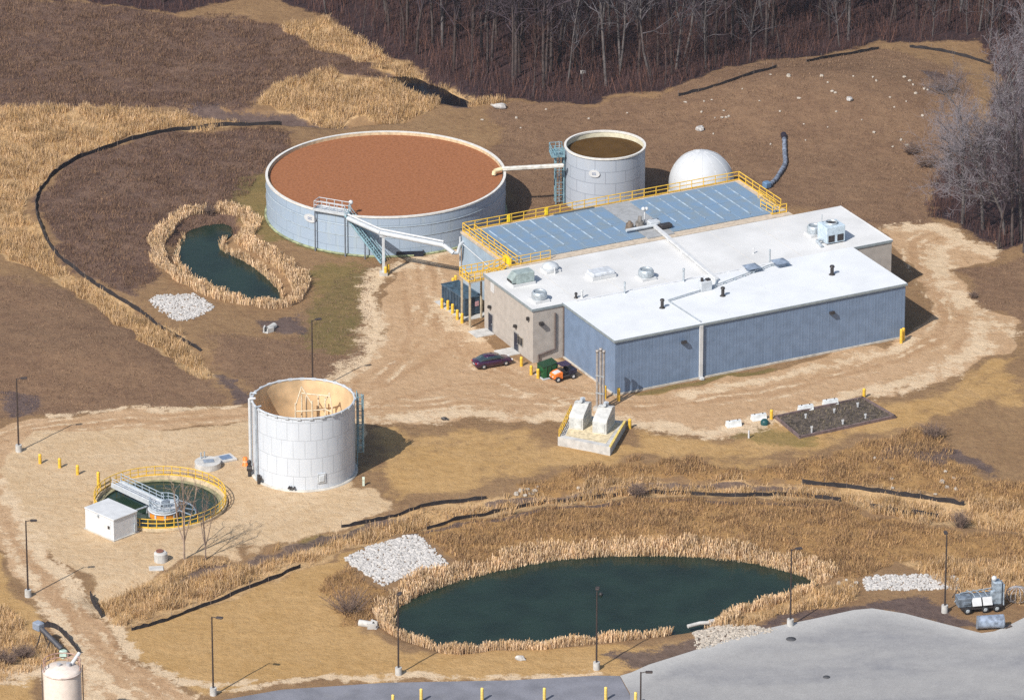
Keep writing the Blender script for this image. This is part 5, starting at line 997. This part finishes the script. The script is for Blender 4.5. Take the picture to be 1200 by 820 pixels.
for y in (-.35, .35): mb = MB(); mb.box((1.5, y, .72), (.08, .2, .14)); part("headlight", mb, mat("lamp_glass", (.7,.72,.74)), ut)

q = S(480, 298, 0); t = thing("black_skip", "low black trough lying under the overhead pipe", "trough", q, R(4)); mb = MB()
for x, y, a, b in ((0, -.75, 3.4, .1), (0, .75, 3.4, .1), (-1.65, 0, .1, 1.4), (1.65, 0, .1, 1.4)): mb.box((x, y, .35), (a, b, .7))
part("side", mb, mat("black_trough_plastic", (.012,.016,.03), .5), t); mb = MB(); mb.box((0, 0, .45), (3.2, 1.4, .05)); part("content", mb, mat("dark_navy_water", (.01,.015,.03), .3), t)

# ------------------------------------------------------------------ blower pad
pc = [P(*q, .95)[:2] for q in ((653.7, 513), (715, 525), (733, 494), (669, 483))]; c0 = np.mean(pc, 0); pa = math.atan2(pc[1][1]-pc[0][1], pc[1][0]-pc[0][0]); pw, pd = math.dist(pc[0], pc[1]), (math.dist(pc[1], pc[2])+math.dist(pc[0], pc[3]))/2
pd_ = math.atan2(pc[2][1]-pc[1][1], pc[2][0]-pc[1][0])
t = thing("blower_pad", "raised pale concrete pad carrying two blower cabinets in front of the blue corner", "pad", (c0[0], c0[1], 0)); cc_ = [p-c0 for p in pc]
mb = MB(); mb.prism([tuple(p) for p in cc_], -.5, .95); part("slab", mb, PCONC, t)
mb = MB(); mb.prism([tuple(cc_[0]*1.0+np.array([.0, .0])), tuple(cc_[1]), tuple(cc_[1]*.9+np.array([0, .25])), tuple(cc_[0]*.9+np.array([0, .25]))], .953, 1.08); part("kerb", mb, PCONC, t)
mb = MB(); mb.prism([tuple(cc_[0]*.75+cc_[3]*.02), tuple(cc_[1]*.75+cc_[2]*.02), tuple(cc_[2]*.85), tuple(cc_[3]*.85)], .954, .975); part("sand_stain", mb, mat("yellowed_concrete", (.62,.52,.34), .9, var=.2), t)
mb = MB(); a0, a1 = cc_[0]*.96, cc_[3]*.98; railing(mb, [(*a0, .95), (*a1, .95)], 1.0, 1.0, .06); part("railing", mb, YEL, t, "yellow railing on the left of the pad")
mb = MB(); b0_, b1_ = cc_[1]*.98, cc_[2]*.98; mb.box((*((b0_+b1_)/2), 1.02), (math.dist(b0_, b1_), .25, .16), pd_); part("kick_rail", mb, mat("yellow_kick_rail", (.72,.55,.16), .6), t)
up_ = np.array([math.cos(pd_), math.sin(pd_)]); rt_ = np.array([math.cos(pa), math.sin(pa)])
cab = mat("off_white_cabinet", (.53,.53,.51), .5, var=.1)
def cabinet(px, py, label):
    q = P(px, py, .95); t = thing("blower_cabinet", label, "cabinet", (q[0], q[1], .955), pa+R(8), "blower cabinets on the pad"); ln_ = 3.3; lean = (up_@rt_)*0
    mb = MB(); prof = [(-ln_/2, 0), (ln_/2, 0), (ln_/2, 2.3), (ln_/2-.9, 2.55), (-ln_/2+.35, 1.75), (-ln_/2, 1.45)]; mb.extrude_y(prof, -.85, .85); mb.v = [(-y, x, z) for x, y, z in mb.v]; part("casing", mb, cab, t)
    mb = MB(); mb.box((0, -ln_/2-.03, .75), (1.3, .06, 1.1), bev=.02); part("door", mb, mat("cabinet_door_grey", (.54,.55,.54), .5), t)
    mb = MB(); [mb.box((.87, y, 1.0), (.05, .9, .9)) for y in (-.5, .7)]; part("louvre", mb, mat("grey_louvre", (.40,.42,.42), .6), t)
    mb = MB(); mb.cyl((0, .9, 2.3), (0, .9, 2.95), .3, n=14); mb.cyl((.0, .9, 2.9), (.0, .2, 2.85), .2, n=10); part("outlet", mb, PALEM, t)
    mb = MB(); mb.box((0, -.6, 1.95), (1.74, .12, .1)); mb.box((0, .5, 2.5), (1.74, .12, .1)); part("lid_band", mb, mat("grey_band", (.45,.46,.46)), t)
cabinet(680, 497, "left white blower cabinet on the concrete pad"); cabinet(707.5, 502, "right white blower cabinet on the concrete pad, nearer the stacks")
q = P(703.5, 481, 0); t = thing("exhaust_stacks", "three slim grey exhaust stacks in front of the blue corner", "exhaust stack", (q[0], q[1], 0), pa)
for x, hh, r, lb in ((-.42, 7.6, .16, "left tall stack"), (.02, 7.9, .16, "middle tall stack"), (.42, 7.7, .15, "right tall stack")): mb = MB(); mb.cyl((x, 0, .0), (x, 0, hh), r, n=12); mb.lathe([(r, hh-.3), (r*1.25, hh-.3), (r*1.25, hh), (r, hh)], 12, (x, 0, 0)); part("stack", mb, mat("brown_grey_stack", (.36,.33,.31), .5, .2), t, lb)
mb = MB(); mb.box((0, 0, .2), (1.5, .9, .5)); part("base", mb, CONC, t); mb = MB(); [mb.box((0, .0, z), (1.1, .38, .1)) for z in (2.2, 4.4)]; part("bracket", mb, GALV, t)

# ------------------------------------------------------------------ garden bed with markers and blocks
gb = [P(*q)[:2] for q in ((908.6, 490), (1011, 467.8), (1048.5, 489.5), (937.3, 513.8))]; gc_ = np.mean(gb, 0); gl = [p-gc_ for p in gb]
t = thing("garden_bed", "rectangular brown planting bed edged with timber beside the road", "garden bed", (gc_[0], gc_[1], 0))
mb = MB(); mb.prism([tuple(p) for p in gl], -.2, .14); part("soil", mb, mat("dark_garden_soil", (.10,.078,.062), .95, var=.35, scale=2.2, bump=.12, bscale=4), t)
mb = MB()
for i in range(4): a, b = gl[i], gl[(i+1) % 4]; mb.box((*((a+b)/2), .14), (math.dist(a, b)+.2, .22, .4), math.atan2(b[1]-a[1], b[0]-a[0]))
part("timber_edge", mb, mat("purple_grey_timber", (.17,.12,.115), .85, var=.25), t)
mb = MB(); rnd = random.Random(3)
for _ in range(900):
    a, b = rnd.random(), rnd.random(); p = gl[0]*(1-a)*(1-b)+gl[1]*a*(1-b)+gl[2]*a*b+gl[3]*(1-a)*b; hh = rnd.uniform(.1, .4); w = rnd.uniform(.04, .09); an = rnd.uniform(0, PI); mb.add([(p[0]-w*math.cos(an), p[1]-w*math.sin(an), .12), (p[0]+w*math.cos(an), p[1]+w*math.sin(an), .12), (p[0]+rnd.uniform(-.2, .2), p[1]+rnd.uniform(-.2, .2), .12+hh)], [(0, 1, 2)])
part("dry_plants", mb, mat("withered_plants", (.16,.13,.085), .9, var=.3), t)
gmk = "white markers in the garden bed"
for px, py, hh, lb in ((944, 490, .5, "white marker in the upper left part of the garden bed"), (977.5, 484, .5, "white marker in the upper middle of the garden bed"), (1005, 477, .5, "white marker in the upper right part of the garden bed"), (951, 507, .75, "tallest white marker low in the left of the garden bed"), (987.5, 497, .5, "white marker in the lower middle of the garden bed"), (1014, 490, .5, "white marker in the right half of the garden bed")):
    p = P(px, py, .14); solo("plant_marker", MB().box((0, 0, hh/2), (.16, .12, hh), .3).box((0, -.02, hh), (.3, .05, .22), .3), WHT, lb, "marker", tuple(p), 0, gmk)
p = S(877.5, 513); solo("stake", MB().cyl((0, 0, 0), (0, 0, .95), .12, .1, 8), WHT, "lone white stake in the turf left of the garden bed", "stake", p)
p = S(896, 497); t = thing("valve_box", "dark teal valve box lid in the grass left of the garden bed", "valve box", p); mb = MB(); mb.lathe([(.48, 0), (.48, .4), (.3, .62), (0, .66)], 14); part("lid", mb, mat("dark_teal_plastic", (.012,.07,.075), .45), t)
gk = "concrete blocks along the road"
for px, py, lb in ((859.5, 499, "pale concrete block leftmost along the road by the garden bed"), (889, 491.5, "pale concrete block just left of the garden bed corner bollard"), (944, 481, "pale concrete block at the middle of the bed's upper edge"), (973, 474.5, "pale concrete block nearest the right end of the bed's upper edge")):
    p = S(px, py); t = thing("concrete_block", lb, "concrete block", p, UA-R(8), gk); mb = MB(); mb.extrude_y([(-.42, 0), (.42, 0), (.28, .35), (.2, .72), (-.2, .72), (-.28, .35)], -.9, .9); mb.v = [(y, x, z) for x, y, z in mb.v]; part("block", mb, mat("bluish_white_block", (.66,.69,.70), .7, var=.12), t); mb = MB(); [mb.cyl((s, 0, .7), (s, 0, .82), .07, n=6) for s in (-.5, .5)]; part("lifting_eye", mb, DKM, t)

# ------------------------------------------------------------------ duct on the slope, silo, conveyor, machine
t = thing("corrugated_duct", "bluish grey corrugated duct curving down the brown slope behind the basin", "duct", (0, 0, 0)); dp = [np.array(S(*q, -.25)) for q in ((919, 165), (919.5, 180), (920, 193), (915, 203), (909, 212), (902, 219))]; sp = smooth(dp, 6)
mb = MB(); mb.tube([tuple(p) for p in sp], [.27+.05*(i % 2) for i in range(len(sp))], 12); part("tube", mb, mat("blue_grey_plastic", (.20,.23,.29), .5, var=.4, scale=2), t)
mb = MB(); e = sp[0]; mb.cyl(tuple(e+np.array([0, .1, .05])), tuple(e+np.array([-.05, 1.2, .15])), .36, .4, 12); part("mouth", mb, mat("black_collar", (.025,.02,.03), .6), t); mb = MB(); e = sp[-1]; mb.box((e[0]-.4, e[1]-.5, e[2]+.2), (.9, .9, .8), .6, bev=.1); part("collar_box", mb, mat("blue_steel", (.12,.21,.34), .45), t)

q = P(72.5, 780, 8.5); t = thing("cream_silo", "cream cylindrical silo with ringed top at the lower left corner", "silo", (q[0], q[1], 0)); cs = mat("cream_silo_paint", (.70,.61,.54), .5, var=.06)
mb = MB(); mb.lathe([(1.97, -.3), (1.97, 7.9), (1.9, 8.1), (1.7, 8.3), (0, 8.55)], 48); part("shell", mb, cs, t)
mb = MB(); mb.lathe([(1.99, 7.85), (2.05, 7.9), (2.05, 8.0), (1.96, 8.05)], 48); part("roof_ring", mb, mat("cream_ring", (.60,.50,.45), .5), t)
mb = MB(); arc = [(1.92*math.cos(a), 1.92*math.sin(a), 8.1) for a in np.linspace(R(-10), R(200), 16)]
mb.tube([(x, y, z+1.0) for x, y, z in arc], .06, 6); mb.tube([(x, y, z+.5) for x, y, z in arc], .06, 6); [mb.cyl((x, y, z), (x, y, z+1.0), .05, n=6) for x, y, z in arc[::3]]; part("railing", mb, mat("rusty_pink_rail", (.42,.26,.21), .6), t)
for x, y in ((-.3, .1), (.7, .2)): mb = MB(); mb.cyl((x, y, 8.3), (x, y, 8.75), .25, n=14); part("hatch", mb, mat("grey_hatch_cap", (.42,.42,.44), .5), t)
mb = MB(); mb.tube([(.9, .4, 8.4), (1.75, 1.5, 9.3)], .2, 10); part("vent_arm", mb, WHT, t, "white pipe arm leaning off the silo top")
mb = MB(); mb.box((0, 1.95, 8.9), (.7, .5, .3)); part("gate", mb, mat("pale_green_plate", (.45,.58,.50), .5), t)
mb = MB(); mb.tube([(-2.12, .2, 0), (-2.12, .2, 8.6)], .05, 6); mb.tube([(2.1, .5, 0), (2.1, .5, 8.4)], .05, 6); part("cable_pipe", mb, mat("dark_cable", (.12,.10,.10)), t)
c0_, c1_ = np.array(P(45, 733, 2.4)), np.array(P(72, 760, .9)); cva = math.atan2(c1_[1]-c0_[1], c1_[0]-c0_[0]); t = thing("inclined_conveyor", "dark inclined conveyor on legs behind the cream silo", "conveyor", (0, 0, 0))
mb = MB(); mb.tube([tuple(c0_), tuple(c1_)], .28, 8); part("trough", mb, mat("dark_steel_trough", (.07,.07,.08), .5), t); mb = MB(); mb.box(tuple(c0_), (1.1, .9, .9), cva, bev=.1); part("drive_head", mb, mat("slate_drive", (.25,.29,.36), .5), t)
mb = MB()
for f in (.15, .55): p = c0_*(1-f)+c1_*f; g_ = gz(p[0], p[1]); [mb.cyl(tuple(p), (p[0]+s, p[1]+.3*s, g_-.1), .07, n=6) for s in (-.7, .7)]
part("leg", mb, DKM, t); mb = MB(); mb.box((c1_[0]+.2, c1_[1]-.2, .4), (.7, .7, .9), cva, bev=.08); part("hopper", mb, mat("pale_green_plate", (.45,.58,.50)), t)

q = S(1150, 714); mc_ = thing("grey_machine", "grey mobile machine with white panels and upright tower at the lot edge", "machine", q, R(12)); sl_ = mat("blue_grey_machine", (.20,.24,.29), .5, .3, var=.3)
mb = MB(); mb.box((-.2, 0, .65), (4.6, 1.7, .25)); part("chassis", mb, DKM, mc_)
for x in (-1.8, .2, 1.5):
    for y in (-.85, .85): wheel(mc_, x, y, .42, .3, GALV)
mb = MB(); mb.box((-2.0, .1, 1.3), (1.6, 1.5, 1.1), bev=.08); mb.cyl((-2.2, -.4, 1.2), (-1.4, -.4, 1.2), .35); part("engine", mb, sl_, mc_)
for x in (-.75, .45): mb = MB(); mb.box((x, -.75, 1.35), (1.05, .12, .95), 0, R(-35), 0, bev=.03); part("hood_panel", mb, WHT, mc_)
mb = MB(); mb.box((-.1, .25, 1.25), (2.6, 1.2, 1.0), bev=.06); part("body", mb, sl_, mc_)
mb = MB(); mb.box((1.7, .1, 2.0), (.9, 1.2, 2.6), bev=.08); mb.box((1.3, -.35, 1.6), (.8, .5, 1.6), R(10), bev=.05); [mb.cyl((2.35, s, .6), (2.35, s, 3.1), .08, n=6) for s in (-.5, 0, .5)]; part("tower", mb, mat("pale_blue_tower", (.36,.43,.50), .45, .2, var=.3), mc_)
mb = MB(); mb.sphere((1.35, .0, 3.65), .3, 12, 8); mb.cyl((1.4, 0, 3.2), (1.35, 0, 3.6), .1); part("beacon", mb, WHT, mc_)
mb = MB(); [mb.tube([(-1.6+.7*i, .9, 1.8), (-1.5+.7*i, .6, 2.2), (-1.0+.7*i, .2, 2.0), (-.8+.7*i, -.3, 1.7)], .07, 6) for i in range(4)]; mb.tube([(-2.9, .5, 1.0), (-2.3, .5, 2.0), (1.2, .3, 2.4)], .06, 6); part("hose", mb, mat("grey_hose", (.24,.28,.32), .6), mc_)
q = S(1160, 736, .0); t = thing("steel_bucket", "rounded steel bucket lying in front of the grey machine", "bucket", (q[0], q[1], q[2]+.06), R(8)); pr = [(.75*math.cos(a), .75+.75*math.sin(a)) for a in np.linspace(R(80), R(290), 14)]
mb = MB(); pr2 = [(x*.92, .75+(z-.75)*.92) for x, z in pr]
for y0, y1 in ((-1.45, 1.45),):
    n = len(pr); vs_ = [(y0, -z_[0]*1.0, z_[1]) for z_ in pr]+[(y1, -z_[0], z_[1]) for z_ in pr]; vs_ = [(x, -y, z) for x, y, z in vs_]; vi = [(y0, z_[0], z_[1]) for z_ in pr2]+[(y1, z_[0], z_[1]) for z_ in pr2]
    mb.add(vs_, [(i, i+1, n+i+1, n+i) for i in range(n-1)], True); mb.add(vi, [(i, n+i, n+i+1, i+1) for i in range(n-1)], True)
part("shell", mb, mat("bare_blue_steel", (.36,.42,.52), .4, .4, var=.3), t)
for s in (-1.45, 1.45): mb = MB(); mb.prism([(x, z) for x, z in pr], -.04, .04); mb.v = [(s+c, a, b) for a, b, c in mb.v]; part("side_plate", mb, mat("grey_side_plate", (.28,.32,.38), .5, .3), t)
mb = MB(); mb.box((0, .35, .05), (2.9, .9, .06)); part("cutting_edge", mb, DKM, t); mb = MB(); mb.box((1.9, -.1, .1), (.9, .5, .12), .5); part("fallen_plate", mb, mat("brown_plate", (.16,.12,.10)), t)
q = S(1192, 706); t = thing("wire_cage", "tangled grey wire cage lying in the grass right of the machine", "wire cage", q); mb = MB(); rnd = random.Random(1)
for k in range(7): a = k*PI/7; mb.tube([(1.3*math.cos(t_)*math.cos(a), 1.3*math.cos(t_)*math.sin(a)*.8, .9+.95*math.sin(t_)) for t_ in np.linspace(0, 2*PI, 17)], .045, 5, False)
part("wire", mb, mat("grey_wire", (.36,.35,.36), .5, .3), t)
p = S(1122, 700); solo("brush_tangle", MB().tube([(-.6, 0, 0), (0, .3, .8), (.7, 0, .1)], .05, 5), DKM, "dark bent rod in the grass left of the machine", "rod", p)
for px, py, r, lb in ((927, 748.5, .55, "dark round drain cover near the upper edge of the concrete lot"), (968.5, 793, .4, "small dark drain cover in the middle of the concrete lot")):
    q = P(px, py, lotz); t = thing("drain_cover", lb, "drain cover", (q[0], q[1], lotz)); mb = MB(); mb.lathe([(r, 0), (r, .03), (0, .035)], 18); part("lid", mb, mat("dark_cast_lid", (.07,.07,.075), .7), t)
# ------------------------------------------------------------------ bare trees
def tree_bm(seed, H, r0, kind):
    rnd = random.Random(seed); tr, cr = MB(), MB()
    def seg(mb, pts, rs, n): mb.tube(pts, rs, n, False)
    def grow_(p, d, ln_, r, lev, maxlev):
        pts, rs = [p.copy()], [r]; k = 4 if lev < 2 else 3; q = p.copy(); dd = d.copy()
        for i in range(k):
            j = .10 if lev == 0 else .25; dd = (dd+Vector((rnd.gauss(0, j), rnd.gauss(0, j), rnd.gauss(0, j)+(.09 if lev else .1)))).normalized()
            q = q+dd*(ln_/k); pts.append(q.copy()); rs.append(r*(1-.72*(i+1)/k) if lev else r*(1-.6*(i+1)/k))
        seg(tr if lev <= (0 if kind == 'forest' else 1) else cr, [tuple(v) for v in pts], rs, 7 if lev == 0 else (5 if lev == 1 else 3))
        if lev >= maxlev: return
        nch = {'forest': (15, 7, 4), 'fine': (15, 8, 7, 4), 'young': (6, 5, 4)}[kind][lev]
        for c in range(nch):
            f = rnd.uniform(.35 if lev == 0 else .2, 1.0); i = min(int(f*k), k-1); t = f*k-i; s = pts[i].lerp(pts[i+1], t); az = rnd.uniform(0, 2*PI); ax = (pts[i+1]-pts[i]).normalized()
            o = ax.orthogonal().normalized(); o = Matrix.Rotation(az, 3, ax) @ o; sp = {'forest': .75, 'fine': .85, 'young': .5}[kind]*rnd.uniform(.7, 1.3)
            nd = (ax*(1-.35*sp)+o*sp+Vector((0, 0, .15))).normalized(); grow_(s, nd, ln_*rnd.uniform(.32, .58)*(1.15-.45*f if lev == 0 else 1), max(.018, rs[i]*.5), lev+1, maxlev)
    if kind == 'young':
        for k in range(4): a = k*PI/2+rnd.uniform(-.4, .4); grow_(Vector((.05*math.cos(a), .05*math.sin(a), H*.25)), Vector((.22*math.cos(a), .22*math.sin(a), 1)).normalized(), H*.72, r0*.75, 0, 2)
        tr.tube([(0, 0, -.3), (0, 0, H*.27)], [r0*1.1, r0], 7, False)
    else:
        grow_(Vector((0, 0, -.3)), Vector((rnd.gauss(0, .05), rnd.gauss(0, .05), 1)).normalized(), H, r0, 0, 3 if kind == 'fine' else 2)
    return tr, cr
bark = [mat("grey_brown_bark", (.08,.06,.056), .9, var=.3, scale=1.5), mat("pale_grey_bark", (.115,.10,.097), .9, var=.25, scale=1.5), mat("dark_bark", (.06,.042,.038), .9, var=.3, scale=1.5), mat("silver_twigs", (.24,.215,.235), .9, var=.2)]
twig = [mat("purple_brown_twigs", (.07,.052,.062), .9, var=.3, scale=.6), mat("grey_twigs", (.11,.10,.11), .9, var=.25, scale=.6), mat("reddish_twigs", (.10,.05,.04), .9, var=.3, scale=.6)]
def proto(seed, H, r0, kind, bm_, tm_, label, name="bare_tree"):
    t = thing(name, label, "tree", (0, 0, -500), 0, "trees of the wood"); a, b = tree_bm(seed, H, r0, kind); part("trunk", a, bm_, t); part("crown", b, tm_, t); return t
PL = [("grey-brown bare tree of the wood along the upper edge", 0, 0), ("pale-trunked bare tree of the wood along the upper edge", 1, 1), ("dark bare tree of the wood along the upper edge", 2, 0), ("reddish-twigged bare tree of the wood along the upper edge", 0, 2)]
protos = [proto(40+i, (16, 17.5, 15, 13.5, 18, 14.5, 16.5, 12.5)[i], (.20, .19, .21, .15, .22, .17, .19, .13)[i], 'forest', bark[PL[i % 4][1]], twig[PL[i % 4][2]], PL[i % 4][0]) for i in range(8)]
used = [False]*8
def plant(i, x, y, rz, s, label=None, group=None, z=None):
    z = gz(x, y) if z is None else z
    if not used[i]:
        o = protos[i]; used[i] = True; CH[o.name] = kids(o); o.location = (x, y, z); o.rotation_euler.z = rz; o.scale = (s, s, s)
        if label: o["label"] = label
        return o
    return dup(protos[i], (x, y, z), rz, label, group, s)
rnd = random.Random(77); placed = []; tries = 0
while len(placed) < 282 and tries < 30000:
    tries += 1; px, py = rnd.uniform(-40, 1240), rnd.uniform(-75, 118); p = P(px, py); d = float(sdist(np.array([p[0]]), np.array([p[1]]), FPOLY)[0])
    if d < .6 or (px < 330 and rnd.random() < .55) or (px > 1095 and py > 60): continue
    if any(math.hypot(p[0]-a, p[1]-b) < 1.7 for a, b in placed): continue
    placed.append((p[0], p[1])); near = d < 3; i = rnd.choice((3, 7, 5)) if near else rnd.choice((0, 1, 2, 4, 5, 6, 0, 1, 2, 4))
    plant(i, p[0], p[1], rnd.uniform(0, 2*PI), rnd.uniform(.55, .85) if near else rnd.uniform(.85, 1.15))
# fine twigged grey trees at the right edge
fp = [proto(90+i, (13, 15, 11)[i], (.22, .24, .17)[i], 'fine', bark[1], bark[3], "grey fine-twigged tree at the right edge") for i in range(3)]
rl = [(1128, 262, 1, 1.0, "grey bushy bare tree leftmost of the right-hand trees"), (1152, 268, 0, 1.1, "grey bare tree second from the left at the right-hand edge"), (1178, 276, 2, 1.25, "slim grey bare tree in the middle of the right-hand trees"), (1196, 282, 1, 1.1, "tall grey bare tree at the very right edge above the road"), (1212, 268, 0, 1.2, "grey bare tree half out of the picture at the right"), (1165, 205, 1, .95, "grey bare tree higher up in the right-hand group"), (1192, 190, 0, 1.1, "tall grey bare tree behind the right-hand group"), (1140, 185, 2, .9, "small grey bare tree above the leftmost right-hand tree"), (1205, 150, 1, 1.1, "grey bare tree at the right edge near the silt fence"), (1180, 120, 2, 1.1, "slim bare tree at the right end of the wood"), (1112, 232, 2, .7, "small shrubby bare tree on the slope left of the right-hand trees")]
fu = [False]*3
for k, (px, py, i, s, lb) in enumerate(rl):
    p = S(px, py, .1)
    if not fu[i]: o = fp[i]; fu[i] = True; o.location = p; o.scale = (s, s, s); o["label"] = lb; o["group"] = "trees at the right edge"
    else: dup(fp[i], p, k*1.7, lb, "trees at the right edge", s)
for k, (px, py, i, s, lb) in enumerate(((1186, 288, 0, 1.1, "dark thin tree in the shade of the right-hand trees"), (1200, 296, 4, 1.0, "dark tree trunk at the right edge just above the road"), (1170, 292, 2, .8, "short dark tree between the right-hand trees and the road"))):
    p = S(px, py, .1); plant(i, p[0], p[1], k*2.0, s, lb, "trees at the right edge")
yb = mat("pale_tan_bark", (.34,.25,.19), .85, var=.2)
p = S(216, 655, .1); t = thing("young_tree", "young multi-stemmed bare tree in front of the clarifier", "tree", p); a, b = tree_bm(7, 9.2, .11, 'young'); part("trunk", a, yb, t); part("crown", b, yb, t)
p = S(241, 655, .1); t = thing("young_tree", "thin young bare tree right of the multi-stemmed one", "tree", p); a, b = tree_bm(19, 7.6, .075, 'young'); part("trunk", a, mat("grey_tan_bark", (.22,.16,.13), .85), t); part("crown", b, mat("grey_tan_bark", (.22,.16,.13)), t)
# low bare shrubs
def shrub_bm(seed, r, hh, n):
    rnd = random.Random(seed); mb = MB()
    for _ in range(n):
        a = rnd.uniform(0, 2*PI); s = rnd.uniform(.2, 1); q = Vector((math.cos(a)*r*.3*s, math.sin(a)*r*.3*s, 0)); d = Vector((math.cos(a)*r*s, math.sin(a)*r*s, hh*rnd.uniform(.6, 1.0))); e = q+d; m_ = q+d*.55+Vector((rnd.gauss(0, .12), rnd.gauss(0, .12), .12)); mb.tube([tuple(q), tuple(m_), tuple(e)], [.03, .022, .01], 3, False)
        for _k in range(4): f = rnd.uniform(.4, 1); st_ = q.lerp(e, f); mb.tube([tuple(st_), tuple(st_+Vector((rnd.gauss(0, .3), rnd.gauss(0, .3), rnd.uniform(.1, .5))))], [.016, .008], 3, False)
    return mb
sg = "bare shrubs in the weeds"; shm = mat("purple_grey_twigs", (.21,.145,.115), .9, var=.25)
for k, (px, py, r, hh, lb) in enumerate(((408, 716, 2.6, 2.4, "wide brown bare shrub left of the large pond"), (747, 583, 1.1, 1.8, "purple grey shrub poking through the long silt fence"), (1125, 618, 1.2, 1.9, "purple grey shrub right of the wavy silt fence"), (1094, 513, 1.6, 1.5, "dark shrub on the weedy corner right of the garden bed"), (1141, 349, .5, .6, "tiny dark shrub in the bend of the right road"), (28, 770, 1.2, 1.2, "dark shrub beside the conveyor at the lower left"), (8, 776, 1.4, 1.4, "dark shrub at the left edge near the silo"), (1085, 195, 1.6, 1.6, "brown shrub low on the slope left of the grey trees"), (1068, 180, 1.3, 1.3, "brown shrub on the stony slope near scattered stones"), (1105, 105, 2.0, 1.3, "dark low shrub under the wood at the top right"), (246, 265, 1.0, 1.4, "pale brown shrub at the head of the small pond"))):
    p = S(px, py, .08); solo("bare_shrub", shrub_bm(200+k, r, hh, 90 if r > 1 else 40), shm, lb, "shrub", p, 0, sg)
# ------------------------------------------------------------------ air between the aircraft and the ground
hz = MB(); hz.box((0, -100, 147), (3300, 3300, 306)); hm = bpy.data.materials.new("pale_air"); N, L = nodes_of(hm); N.remove(N["Principled BSDF"])
pv = N.new("ShaderNodeVolumePrincipled"); pv.inputs["Color"].default_value = (.80, .82, .95, 1); pv.inputs["Density"].default_value = .00004; pv.inputs["Anisotropy"].default_value = .2
L.new(pv.outputs[0], [n for n in N if n.type == 'OUTPUT_MATERIAL'][0].inputs["Volume"]); hb = link("haze", hz.mesh("haze", hm)); hb["kind"] = "stuff"; hb["label"] = "thin pale haze over the whole site"
